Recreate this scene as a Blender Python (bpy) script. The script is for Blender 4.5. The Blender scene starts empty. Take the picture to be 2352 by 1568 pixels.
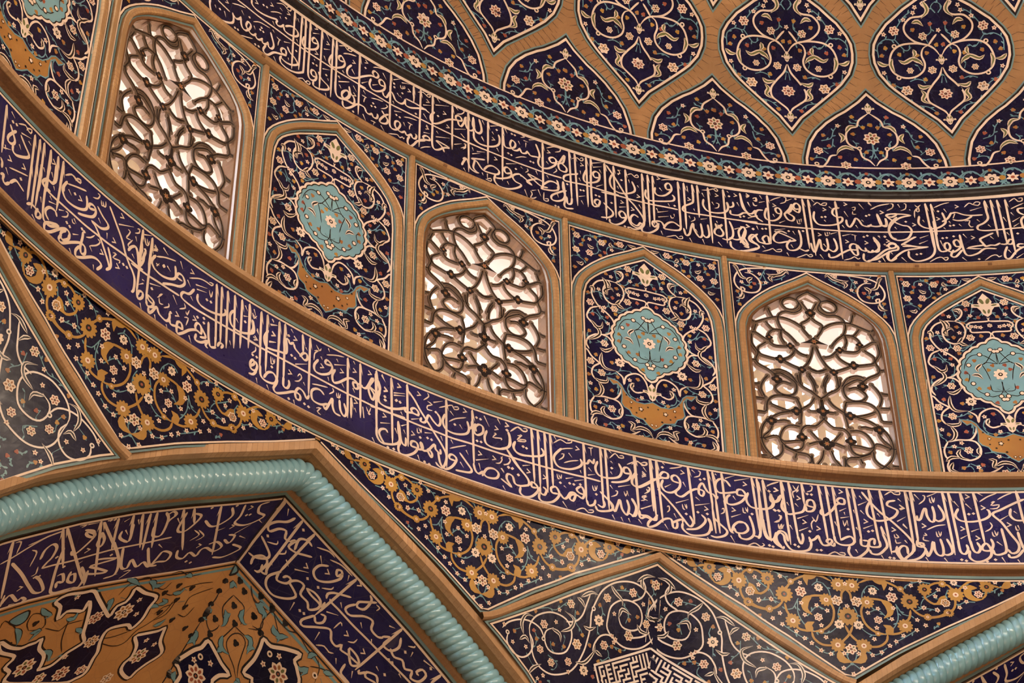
import bpy, math, random
import numpy as np
from mathutils import Vector, Matrix
random.seed(7)
SC=9.5                                   # drum radius in metres
D=math.radians(11.25)                    # one bay of the thirty-two
SU=SC*D                                  # metres per bay along the wall
CT=[-0.00722,-0.02532,0.03336,0.05819,0.00236,0.02004,-0.01621,-0.03019,-0.00279,-0.01315]
CZ=[-0.000665,-0.000324,0.002017,-0.001511,-0.001685,-0.001176,0.00626,0.001923,0.000272,0.000517]
LS=[-.5,.5,2.5,4.5]; LD=[-0.0007, -0.0007, 0.0003, 0.0003]
CDS=[0.048,-0.0467,0.0669,-0.0016,0.0191]; CDZ=[-0.0022,-0.0154,0.015,0.0074,-0.0029]
ZP=[1.3,1.592,1.65,1.7055,1.77,1.825,1.873,1.95,2.05,2.15,2.25,2.33,2.38]
RP=[1,1.0,1.006,1.0055,1.0,.988,.974,.945,.895,.80,.62,.38,0.02]
WX=[0,.05,.1,.15,.2,.262,.295,.35,.42]; WZ=[1.049,1.0225,.9975,.971,.9405,.8977,.869,.82,.755]
# ---------------------------------------------------------------- surfaces (bay number s, height h, offset towards the room)
def _cor(s,h):
    a=(np.clip(s,-.7,6.2)-3)/3; b=(np.clip(h,1.07,1.6)-1.35)/.25; o=np.ones_like(a*b)
    B=np.stack([o,a*o,a*a*o,a**3*o,b*o,a*b,a*a*b,a**3*b,b*b*o,a*b*b],-1)
    return s+B@np.array(CT), h+B@np.array(CZ)
def _xyz(S,H,R,off):
    t=(S-3)*D; r=R*SC-off
    return np.stack([r*np.sin(t),r*np.cos(t),H*SC+0*t],-1)
def Fwall(s,h,off):
    S,H=_cor(s,h); return _xyz(S,H,1.0,off)
def Flow(s,h,off):
    S,H=_cor(s,h); w=np.clip((1.06-h)/.125,0,1.3); S=S+w*np.interp(s,LS,LD)
    a=((S+.5)%4-2)*D; w=np.clip((1.07-H)/.22,0,1); R=1+w*(1/np.cos(a)-1)
    return _xyz(S,H,R,off)
def Fdome(s,h,off):
    a=(np.clip(s,-1.5,7)-3)/3; b=(np.clip(h,1.58,1.95)-1.75)/.15; o=np.ones_like(a*b)
    B=np.stack([o,a*o,a*a*o,b*o,a*b],-1); S=s+B@np.array(CDS); H=h+B@np.array(CDZ)
    R=np.interp(H,ZP,RP); dR=(np.interp(H+.01,ZP,RP)-np.interp(H-.01,ZP,RP))/.02
    n=np.sqrt(1+dR**2); t=(S-3)*D; r=R*SC-off/n
    return np.stack([r*np.sin(t),r*np.cos(t),H*SC+off*dR/n],-1)
def Fdome2(s,h,off): return Fdome(s,h,off+.003)
def archframe(k):
    t=(k-3)*D
    return np.array([math.sin(t),math.cos(t),0]),np.array([math.cos(t),-math.sin(t),0])
def Wz(X): return np.interp(np.abs(X),WX,WZ)
def Fband(k):
    er,et=archframe(k)
    def f(X,w,off):
        N=1.04+.07*w; z=Wz(X)-(.045+.035*np.abs(X))-w*(.036+.035*np.abs(X))
        nz=-1.0*off/SC*.87; nn=-off/SC*.45
        return SC*((N+nn)[...,None]*er+X[...,None]*et+(z+nz)[...,None]*np.array([0,0,1.]))
    return f
def Fvault(k):
    er,et=archframe(k)
    def f(X,w,off):
        z=Wz(X)-(.081+.07*np.abs(X))-.225*w; N=1.11+.3*w
        return SC*((N-off/SC*.6)[...,None]*er+X[...,None]*et+(z-off/SC*.8)[...,None]*np.array([0,0,1.]))
    return f
def Farch(k):                                # X along wall, w = drop below the arch line, off = N-1 in R towards the room negative
    er,et=archframe(k)
    def f(X,N,dz):
        z=Wz(X)-dz
        return SC*(N[...,None]*er+X[...,None]*et+z[...,None]*np.array([0,0,1.]))
    return f
# ---------------------------------------------------------------- scene helpers
COL=bpy.context.scene.collection
def empty(name,loc,label=None,cat=None,group=None,kind=None):
    o=bpy.data.objects.new(name,None); COL.objects.link(o); o.location=loc; o.empty_display_size=.2
    tag(o,label,cat,group,kind); return o
def tag(o,label=None,cat=None,group=None,kind=None):
    if label: o['label']=label
    if cat: o['category']=cat
    if group: o['group']=group
    if kind: o['kind']=kind
    return o
def mesh_obj(name,V,F,mats,mi=None,parent=None,uv=None,smooth=False):
    me=bpy.data.meshes.new(name); o=bpy.data.objects.new(name,me); COL.objects.link(o)
    off=np.zeros(3)
    if parent is not None:
        o.parent=parent; p=parent
        while p is not None: off+=np.array(p.location); p=p.parent
    else:
        off=np.array([(V[:,i].min()+V[:,i].max())/2 for i in range(3)]); o.location=off
    V=V-off
    me.from_pydata(V.tolist(),[],F)
    for m in mats: me.materials.append(MAT[m])
    if mi is not None: me.polygons.foreach_set('material_index',mi)
    if uv is not None:
        L=me.uv_layers.new(name='UVMap'); idx=np.zeros(len(me.loops),dtype=np.int32); me.loops.foreach_get('vertex_index',idx)
        L.data.foreach_set('uv',np.asarray(uv,dtype=np.float32)[idx].ravel())
    if smooth: me.polygons.foreach_set('use_smooth',[True]*len(me.polygons))
    me.update(); return o
class MB:
    """collects flat shapes in metre coordinates (U along, V up, off towards the room) about a centre, mapped to a surface at build"""
    def __init__(s): s.v=[]; s.f=[]; s.m=[]; s.mats=[]; s.uv=[]; s.jit=0
    def mat(s,m):
        if m not in s.mats: s.mats.append(m)
        return s.mats.index(m)
    def add(s,pts,faces,m,uv=None):
        b=len(s.v); s.v+=pts; i=s.mat(m)
        s.uv+= uv if uv else [(p[0],p[1]) for p in pts]
        for f in faces: s.f.append([b+j for j in f]); s.m.append(i)
    def build(s,name,F,cs,ch,parent=None,ku=SU,kv=SC,smooth=False):
        if not s.v: return None
        A=np.array(s.v); P=F(cs+A[:,0]/ku,ch+A[:,1]/kv,A[:,2])
        return mesh_obj(name,P,s.f,s.mats,s.m,parent,s.uv,smooth)
    # ribbons
    def ribbon(s,pts,w,m,off,closed=False,taper=None,smooth=True,step=.05,prof=None,head=None):
        P=resample(pts,closed,smooth,step); n=len(P)
        if n<2: return
        s.jit=(s.jit+1)%17; off=off+s.jit*.00004
        d=np.zeros_like(P)
        if closed: d=np.roll(P,-1,0)-np.roll(P,1,0)
        else: d[1:-1]=P[2:]-P[:-2]; d[0]=P[1]-P[0]; d[-1]=P[-1]-P[-2]
        L=np.hypot(d[:,0],d[:,1]); L[L==0]=1; nx=-d[:,1]/L; ny=d[:,0]/L
        # mitre on sharp polylines
        k=np.ones(n)
        if not smooth:
            for i in range(n):
                a=P[i]-P[i-1] if (i>0 or closed) else P[1]-P[0]; b=(P[(i+1)%n]-P[i]) if (i<n-1 or closed) else a
                la=math.hypot(*a) or 1; lb=math.hypot(*b) or 1; a=a/la;b=b/lb
                c=a+b; lc=math.hypot(*c) or 1; c=c/lc; nx[i]=-c[1]; ny[i]=c[0]; k[i]=1/max(.45,abs(a@c))
        ln=np.concatenate([[0],np.cumsum(np.hypot(*(P[1:]-P[:-1]).T))]); T=ln/max(ln[-1],1e-9)
        ww=np.full(n,w/2.)
        if taper=='leaf': ww=w/2*np.clip(np.sin(np.pi*(T**.75)),.08,1)
        elif taper=='both': ww=w/2*np.clip(np.minimum(T,1-T)*7+.35,.3,1)
        elif taper=='out': ww=w/2*np.clip((1-T)*5+.3,.3,1)
        elif taper=='tick': ww=w/2*(1-.8*T)
        elif taper=='pen':                                  # broad nib held at an angle
            ang=np.arctan2(d[:,1],d[:,0]); ww=w/2*(.62+.38*np.abs(np.sin(ang+.35)))*np.clip(np.minimum(T,1-T)*ln[-1]/.03+.45,.45,1)
        ww=ww*k
        prof=prof or [(-1,0),(1,0)]; q=len(prof)
        pts3=[];uv=[]
        for i in range(n):
            for a,z in prof: pts3.append((P[i,0]+nx[i]*ww[i]*a,P[i,1]+ny[i]*ww[i]*a,off+z)); uv.append((ln[i],a*ww[i]))
        fs=[]
        for i in range(n if closed else n-1):
            j=(i+1)%n
            for c in range(q-1): fs.append([i*q+c,j*q+c,j*q+c+1,i*q+c+1])
        s.add(pts3,fs,m,uv)
    def poly(s,pts,m,off,smooth=False,step=.05):
        P=resample(pts,True,smooth,step) if smooth else np.array(pts,float)
        from mathutils.geometry import tessellate_polygon
        t=tessellate_polygon([[Vector((a,b,0)) for a,b in P]])
        V=[(float(a),float(b)) for a,b in P]; F=[]; st=[tuple(x) for x in t]; mid={}
        while st:
            a,b,c=st.pop(); e=sorted(((math.dist(V[a],V[b]),a,b,c),(math.dist(V[b],V[c]),b,c,a),(math.dist(V[c],V[a]),c,a,b)))[-1]
            if e[0]<.13: F.append([a,b,c]); continue
            k=(min(e[1],e[2]),max(e[1],e[2]))
            if k not in mid: mid[k]=len(V); V.append(((V[k[0]][0]+V[k[1]][0])/2,(V[k[0]][1]+V[k[1]][1])/2))
            st+=[(e[1],mid[k],e[3]),(mid[k],e[2],e[3])]
        s.add([(a,b,off) for a,b in V],F,m)
    def disc(s,x,y,r,m,off,n=10,fn=None,rot=0):
        pts=[(x,y,off)]
        for i in range(n):
            a=rot+2*math.pi*i/n; rr=r*(fn(a-rot) if fn else 1); pts.append((x+rr*math.cos(a),y+rr*math.sin(a),off))
        s.add(pts,[[0,1+i,1+(i+1)%n] for i in range(n)],m)
    def ell(s,x,y,a,b,rot,m,off,n=8):
        c,d=math.cos(rot),math.sin(rot); pts=[(x,y,off)]
        for i in range(n):
            t=2*math.pi*i/n; p=a*math.cos(t); q=b*math.sin(t); pts.append((x+p*c-q*d,y+p*d+q*c,off))
        s.add(pts,[[0,1+i,1+(i+1)%n] for i in range(n)],m)
def resample(pts,closed,smooth,step):
    P=np.array(pts,float)
    if smooth and len(P)>2:
        out=[]; n=len(P); m=n if closed else n-1
        for i in range(m):
            p1=P[i];p2=P[(i+1)%n]; p0=P[i-1] if (i>0 or closed) else 2*p1-p2; p3=P[(i+2)%n] if (i<n-2 or closed) else 2*p2-p1
            k=int(min(max(2,math.ceil(math.hypot(*(p2-p1))/(step*.7))),40))
            for j in range(k):
                t=j/k; out.append(.5*((2*p1)+(-p0+p2)*t+(2*p0-5*p1+4*p2-p3)*t*t+(-p0+3*p1-3*p2+p3)*t**3))
        if not closed: out.append(P[-1])
        return np.array(out)
    out=[]; n=len(P)
    for i in range(n if closed else n-1):
        p1=P[i];p2=P[(i+1)%n]; k=max(1,math.ceil(math.hypot(*(p2-p1))/(step*4)))
        for j in range(k): out.append(p1+(p2-p1)*j/k)
    if not closed: out.append(P[-1])
    return np.array(out)
def patch(mb,us,lo,hi,nv,m,off,uvs=1):
    """field between two curves lo(u) and hi(u)"""
    pts=[];n=len(us)
    for u in us:
        a,b=lo(u),hi(u)
        for j in range(nv+1): pts.append((u,a+(b-a)*j/nv,off))
    fs=[[i*(nv+1)+j,(i+1)*(nv+1)+j,(i+1)*(nv+1)+j+1,i*(nv+1)+j+1] for i in range(n-1) for j in range(nv)]
    mb.add(pts,fs,m)
def lin(a,b,n): return [a+(b-a)*i/n for i in range(n+1)]
# ---------------------------------------------------------------- materials
MAT={}
def nodes(name):
    m=bpy.data.materials.new(name); m.use_nodes=True; nt=m.node_tree; nt.nodes.clear()
    o=nt.nodes.new('ShaderNodeOutputMaterial'); b=nt.nodes.new('ShaderNodeBsdfPrincipled'); nt.links.new(b.outputs[0],o.inputs[0]); MAT[name]=m
    return nt,b
def mixc(nt,fac,a,b,mode='MIX'):
    x=nt.nodes.new('ShaderNodeMix'); x.data_type='RGBA'; x.blend_type=mode
    for s,v in ((x.inputs[0],fac),(x.inputs[6],a),(x.inputs[7],b)):
        if hasattr(v,'is_output') or isinstance(v,bpy.types.NodeSocket): nt.links.new(v,s)
        elif isinstance(v,(int,float)): s.default_value=v
        else: s.default_value=(*v,1)
    return x.outputs[2]
def noise(nt,sc,det=3,vec=None):
    n=nt.nodes.new('ShaderNodeTexNoise'); n.inputs['Scale'].default_value=sc; n.inputs['Detail'].default_value=det
    if vec: nt.links.new(vec,n.inputs['Vector'])
    return n.outputs['Fac']
def ramp(nt,f,a,b):
    r=nt.nodes.new('ShaderNodeMapRange'); nt.links.new(f,r.inputs[0]); r.inputs[1].default_value=a; r.inputs[2].default_value=b; return r.outputs[0]
def glaze(name,c,c2=None,rough=.32,joint=None,spec=.5,bump=.15):
    nt,b=nodes(name); g=nt.nodes.new('ShaderNodeNewGeometry').outputs['Position']
    c2=c2 or tuple(x*.72 for x in c)
    f=ramp(nt,noise(nt,1.7,4,g),.35,.65); col=mixc(nt,f,c,c2)
    v=nt.nodes.new('ShaderNodeTexVoronoi'); v.inputs['Scale'].default_value=3.4; nt.links.new(g,v.inputs['Vector'])
    sv=nt.nodes.new('ShaderNodeSeparateColor'); nt.links.new(v.outputs['Color'],sv.inputs[0])
    col=mixc(nt,ramp(nt,sv.outputs[0],0,3.5),col,tuple(x*.5 for x in c))
    if joint:
        e=nt.nodes.new('ShaderNodeTexVoronoi'); e.feature='DISTANCE_TO_EDGE'; e.inputs['Scale'].default_value=5.5; nt.links.new(g,e.inputs['Vector'])
        col=mixc(nt,ramp(nt,e.outputs['Distance'],.014,.005),col,joint)
    nt.links.new(col,b.inputs['Base Color'])
    r=ramp(nt,noise(nt,9,2,g),.3,.8); mr=nt.nodes.new('ShaderNodeMapRange'); nt.links.new(r,mr.inputs[0]); mr.inputs[3].default_value=rough*.8; mr.inputs[4].default_value=min(1,rough*1.3)
    nt.links.new(mr.outputs[0],b.inputs['Roughness']); b.inputs['Specular IOR Level'].default_value=spec
    if bump:
        bp=nt.nodes.new('ShaderNodeBump'); bp.inputs['Strength'].default_value=bump; bp.inputs['Distance'].default_value=.02
        nt.links.new(noise(nt,14,3,g),bp.inputs['Height']); nt.links.new(bp.outputs[0],b.inputs['Normal'])
def brick(name,c,c2,w=.05,row=.3,mort=(.2,.12,.06),ms=.005,rough=.75,world=False):
    nt,b=nodes(name); g=nt.nodes.new('ShaderNodeNewGeometry').outputs['Position']
    uv=nt.nodes.new('ShaderNodeUVMap').outputs[0]
    t=nt.nodes.new('ShaderNodeTexBrick'); nt.links.new(uv,t.inputs['Vector']); t.inputs['Scale'].default_value=1
    t.inputs['Brick Width'].default_value=w; t.inputs['Row Height'].default_value=row; t.inputs['Mortar Size'].default_value=ms; t.inputs['Mortar Smooth'].default_value=.3; t.offset=.5 if row<.2 else 0
    t.inputs['Color1'].default_value=(*c,1); t.inputs['Color2'].default_value=(*c2,1); t.inputs['Mortar'].default_value=(*mort,1); t.inputs['Bias'].default_value=-.1
    f=ramp(nt,noise(nt,2.2,4,g),.3,.7)
    col=mixc(nt,f,t.outputs['Color'],tuple(x*.62 for x in c)); m=nt.nodes[-1]
    f2=ramp(nt,noise(nt,.35,2,g),.45,.75)
    col=mixc(nt,f2,col,tuple(x*.8 for x in c2))
    nt.links.new(col,b.inputs['Base Color']); b.inputs['Roughness'].default_value=rough; b.inputs['Specular IOR Level'].default_value=.3
    bp=nt.nodes.new('ShaderNodeBump'); bp.inputs['Strength'].default_value=.5; bp.inputs['Distance'].default_value=.01
    nt.links.new(noise(nt,30,3,g),bp.inputs['Height']); nt.links.new(bp.outputs[0],b.inputs['Normal'])
glaze('navy',(.0065,.0065,.040),(.005,.005,.020),joint=(.018,.017,.05),rough=.27,spec=.22,bump=.05)
glaze('navy_band',(.015,.013,.105),(.010,.009,.055),joint=(.04,.035,.085),spec=.4)
glaze('black',(.010,.009,.012),rough=.3)
glaze('cream',(.82,.68,.55),(.74,.60,.47),rough=.4,bump=.05)
glaze('pale',(.86,.80,.74),(.74,.66,.6),rough=.4,bump=.05)
glaze('turq',(.15,.32,.37),(.11,.25,.31),rough=.35)
glaze('frame_turq',(.17,.30,.30),(.12,.21,.24),rough=.4)
glaze('rope',(.25,.50,.60),(.19,.41,.52),rough=.2,bump=.05,spec=.6)
glaze('medallion',(.20,.41,.46),(.16,.33,.39),rough=.35)
glaze('gold',(.46,.26,.05),(.34,.18,.035),rough=.4)
glaze('amber',(.40,.20,.05),(.29,.12,.035),rough=.4)
glaze('rust',(.36,.10,.05),(.24,.06,.035),rough=.4)
glaze('olive',(.16,.17,.05),(.11,.12,.04),rough=.4)
glaze('green',(.07,.13,.07),rough=.4)
glaze('ochre',(.50,.27,.10),(.42,.21,.075),rough=.38,joint=(.34,.18,.08))
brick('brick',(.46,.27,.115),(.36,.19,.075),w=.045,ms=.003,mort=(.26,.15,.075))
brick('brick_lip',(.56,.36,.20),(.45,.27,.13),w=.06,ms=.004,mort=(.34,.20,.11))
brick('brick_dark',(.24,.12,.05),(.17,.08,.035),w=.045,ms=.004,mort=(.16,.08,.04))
brick('dome_brick',(.44,.25,.11),(.37,.20,.085),w=.4,row=.07,ms=.002,mort=(.36,.2,.09))
brick('rear_brick',(.42,.27,.15),(.34,.21,.12),w=.4,row=.1)
glaze('joint',(.10,.05,.025),rough=.8,bump=0)
glaze('plaster',(.86,.79,.70),(.78,.68,.58),rough=.9,bump=.2)
glaze('plaster_rose',(.52,.36,.27),(.42,.29,.21),rough=.9,bump=.2)
glaze('stucco',(.70,.58,.44),(.62,.50,.36),rough=.9,bump=.2)
glaze('lattice_face',(.17,.115,.075),(.11,.075,.05),rough=.6)
glaze('stone_floor',(.30,.26,.22),rough=.6)
glaze('roof_mat',(.55,.47,.38),rough=.9)
# ---------------------------------------------------------------- drawing the traced ornament
def parse(txt,ku=SU/1000,kv=SC/5000):
    out=[]
    for it in txt.split(';'):
        t=it.split(); code=t[0]; v=[float(a) for a in t[1:]]; sz=None
        if len(v)%2: sz=v[-1]; v=v[:-1]
        out.append((code,[(v[i]*ku,v[i+1]*kv) for i in range(0,len(v),2)],sz))
    return out
def rosette(L,x,y,r,n=6,kind=0,rot=.3):
    L['flower'].disc(x,y,r,'cream',.0068,n*4,lambda a:1+.16*math.cos(n*a),rot)
    for i in range(n):
        a=rot+2*math.pi*i/n
        L['flower'].ell(x+.62*r*math.cos(a),y+.62*r*math.sin(a),.25*r,.17*r,a,['rust','amber','olive'][(kind+i*(kind>1))%3],.0078,6)
    L['flower'].disc(x,y,.26*r,'black',.0084,8); L['flower'].disc(x,y,.13*r,'cream' if kind%2 else 'rust',.0092,6)
def daisy(L,x,y,r,n=8,c='cream',core='black'):
    L['flower'].disc(x,y,r,c,.0068,n*4,lambda a:.78+.30*abs(math.cos(n*a/2)),.2)
    L['flower'].disc(x,y,.36*r,core,.0080,8); L['flower'].disc(x,y,.17*r,c,.0088,6)
def blossom(L,x,y,r,rot=0,c='cream'):
    L['flower'].disc(x,y,r,c,.0062,20,lambda a:.8+.25*math.cos(5*a),rot); L['flower'].disc(x,y,.3*r,'rust',.0074,6)
def bud(L,x,y,r,rot):
    c,s=math.cos(rot),math.sin(rot)
    L['bud'].disc(x,y,r,random.choice(['amber','amber','rust','gold']),.0046,12,lambda a:.72+.34*abs(math.cos(1.5*a)),rot)
    L['vine'].ell(x-r*.8*c,y-r*.8*s,r*.55,r*.3,rot,'turq',.0036,6)
def vine(L,P,w,m='turq',seed=0,leaf=.035,gap=.075):
    L['vine'].ribbon(P,w,m,.0028,taper='out',step=.06)
    R=resample(P,False,True,.06); ln=0; nx=gap*.6; sd=1
    for i in range(1,len(R)):
        d=R[i]-R[i-1]; l=math.hypot(*d); ln+=l
        if ln>nx and l>0:
            a=math.atan2(d[1],d[0])+sd*.75; L['vine'].ell(R[i,0]+.5*leaf*math.cos(a),R[i,1]+.5*leaf*math.sin(a),leaf*.55,leaf*.2,a,m,.0032,6)
            sd=-sd; nx=ln+gap
NEW=lambda:{k:MB() for k in ('scroll','vine','bud','flower','field')}
def draw(L,items,mx=1,W=1.0,fs=1.0):
    """mx=-1 mirrors; W scales stroke widths"""
    for ci,(code,P,sz) in enumerate(items):
        P=[(x*mx,y) for x,y in P]; c=code[0]; z=sz or 1
        if c=='w': L['scroll'].ribbon(P,.019*W,'cream',.0048,taper='both')
        elif c=='k':
            L['scroll'].ribbon(P,.046*W,'cream',.0054,taper='leaf'); L['scroll'].ribbon(P,.019*W,'olive' if W>1.15 else 'black',.0064,taper='leaf')
        elif c=='n': L['vine'].ribbon(P,.009*W,'black',.0050,taper='both')
        elif c=='g': vine(L,P,.010*W,leaf=.04*fs)
        elif c=='u': L['scroll'].ribbon(P,.022*W,'gold',.0044,taper='both')
        elif c=='U': L['scroll'].ribbon(P,.075*W,'gold',.0050,taper='leaf')
        elif c=='T':
            L['scroll'].ribbon(P,.058*W,'black',.0048,taper='leaf'); L['scroll'].ribbon(P,.042*W,'turq',.0056,taper='leaf')
        x,y=P[0]
        if c in 'rRLpBs' and abs(x)<.045:
            if mx<0: continue
            x=0
        if c=='r': rosette(L,x,y,.042*z*fs,6 if z<1.35 else 8,ci%3,rot=ci)
        elif c=='R': daisy(L,x,y,.045*z*fs)
        elif c=='L': 
            L['flower'].disc(x,y,.062*z*fs,'gold',.0060,48,lambda a:.78+.24*abs(math.cos(6*a)),ci); L['flower'].disc(x,y,.022*z*fs,'cream' if ci%3 else 'black',.0070,8); L['flower'].disc(x,y,.009*z*fs,'rust',.0078,6)
        elif c=='s': blossom(L,x,y,.027*fs,ci)
        elif c=='q':
            L['flower'].disc(x,y,.030,'black',.0058,8); L['flower'].disc(x,y,.020,'cream',.0068,8)
        elif c=='b': bud(L,x,y,.024*fs,ci*1.7)
        elif c=='B': L['bud'].disc(x,y,.030*fs,'black',.0046,12,lambda a:.7+.35*abs(math.cos(1.5*a)),1.57)
        elif c=='o':
            L['scroll'].disc(x,y,.026*fs,'cream',.0060,12); L['scroll'].disc(x,y,.012*fs,'black',.0068,8)
        elif c=='p': palmette(L,x,y,.075*z,1)
        elif c=='P' and len(P)>2:
            Q=resample(P,True,True,.06)
            if code[1]=='N':
                L['scroll'].ribbon(P,.030,'cream',.0062,closed=True); L['scroll'].ribbon(P,.062,'black',.0030,closed=True)
                L['field'].poly(Q,'navy',.0040)
            else: L['field'].poly(Q,'turq',.0030); L['scroll'].ribbon(P,.014,'black',.0040,closed=True)
def fill(L,lo,hi,hw,gap,mx=True,avoid=(),sc=1.0):
    """small leafy sprigs in the gaps of the pattern, mirrored about the centre line"""
    occ={}; g=gap/2
    for k in ('scroll','vine','bud','flower'):
        for x,y,_ in L[k].v: occ[(int(x//g),int(y//g))]=1
    rnd=random.Random(11); n=0; u=0
    pts=[]
    x=gap*.45
    while x<hw:
        a,b=lo(x)+gap*.5,hi(x)-gap*.5; y=a+rnd.random()*gap
        while y<b: pts.append((x+rnd.uniform(-.2,.2)*gap,y+rnd.uniform(-.2,.2)*gap)); y+=gap*.8
        x+=gap*.8
    rnd.shuffle(pts)
    for x,y in pts:
        if any(a<=x<=b and c<=y<=d for a,b,c,d in avoid): continue
        i,j=int(x//g),int(y//g)
        if any((i+p,j+q) in occ for p in (-1,0,1) for q in (-1,0,1)): continue
        occ[(i,j)]=1; n+=1; a=rnd.uniform(0,6.28); r=gap*.42; t=rnd.choice((1,-1))
        for s in (1,-1):
            P=[(s*(x-r*math.cos(a)),y-r*math.sin(a)),(s*(x+.35*r*math.cos(a+1.57*t)),y+.35*r*math.sin(a+1.57*t)),(s*(x+r*math.cos(a)),y+r*math.sin(a))]
            L['vine'].ribbon(P,.009*sc,'turq',.0030,taper='out',step=.05)
            L['vine'].ell(P[0][0],P[0][1],.020*sc,.009*sc,a*s+.6,'turq',.0034,6); L['vine'].ell(P[1][0],P[1][1],.018*sc,.008*sc,a*s-1,'turq',.0034,6)
            if n%3: bud(L,P[2][0],P[2][1],.019*sc,a)
            else: blossom(L,P[2][0],P[2][1],.021*sc,a)
def palmette(L,x,y,r,up=1):
    prof=[(0,1.1),(.35,.62),(.5,.3),(.42,.1),(.95,.12),(1.0,-.2),(.6,-.22),(.4,-.5),(.3,-.85),(0,-1.1)]
    P=[(x+a*r,y+b*r*up) for a,b in prof]+[(x-a*r,y+b*r*up) for a,b in prof[-2:0:-1]]
    L['flower'].poly(P,'cream',.0062)
    for sx in (-1,1):
        L['flower'].ell(x+sx*.22*r,y+.35*r*up,.28*r,.14*r,1.2*sx,'olive',.0072); L['flower'].ell(x+sx*.6*r,y-.04*r*up,.22*r,.07*r,.2*sx,'olive',.0072); L['flower'].ell(x+sx*.15*r,y-.6*r*up,.22*r,.09*r,1.3*sx,'olive',.0072)
def finish(L,F,cs,ch,parent,names=None):
    nm=dict(scroll='scrollwork',vine='leafy_vine',bud='flower_buds',flower='blossoms',field='cartouche_field')
    for k,mb in L.items():
        o=mb.build(nm[k] if not names else names.get(k,nm[k]),F,cs,ch,parent)
def letters(items,mb,wm=.031,z0=.004):
    for code,P,sz in items:
        if code=='m': mb.ribbon(P,wm*1.15,'cream',z0,taper='pen',step=.03)
        elif code=='a':
            (x1,y1),(x2,y2)=P[0],P[1]
            d=math.hypot(x2-x1,y2-y1) or 1; ux,uy=(x2-x1)/d,(y2-y1)/d; w=wm*.55
            mb.ribbon([(x1,y1),(x1+ux*d*.5,y1+uy*d*.5),(x2,y2)],wm*1.06,'cream',z0,taper='out',step=.12)
            # pointed serif at the head
            px,py=-uy,ux
            mb.add([(x1-px*w*.9+0,y1-py*w*.9,z0+.0005),(x1+px*w*.2-ux*wm*.9,y1+py*w*.2-uy*wm*.9,z0+.0005),(x1+px*w*.9,y1+py*w*.9,z0+.0005),(x1+px*w*2.2+ux*wm*5,y1+py*w*2.2+uy*wm*5,z0+.0005),(x1+px*w*.5+ux*wm*2.5,y1+py*w*.5+uy*wm*2.5,z0+.0005)],[[0,1,2,4],[2,3,4]],'cream')
        elif code=='t': mb.ribbon(P,wm*.58,'cream',z0+.001,taper='tick' if len(P)==2 else 'both',step=.05)
        elif code=='d':
            x,y=P[0]; r=wm*.78; mb.add([(x-r,y,z0+.001),(x,y-r*.9,z0+.001),(x+r,y,z0+.001),(x,y+r*.9,z0+.001)],[[0,1,2,3]],'cream')
        elif code=='v':
            x,y=P[0]; r=wm*1.15; mb.ribbon([(x-r*.6,y+r),(x+r*.7,y-r*.1),(x-r*.8,y-r*.9)],wm*.5,'cream',z0+.001,smooth=False)
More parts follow.
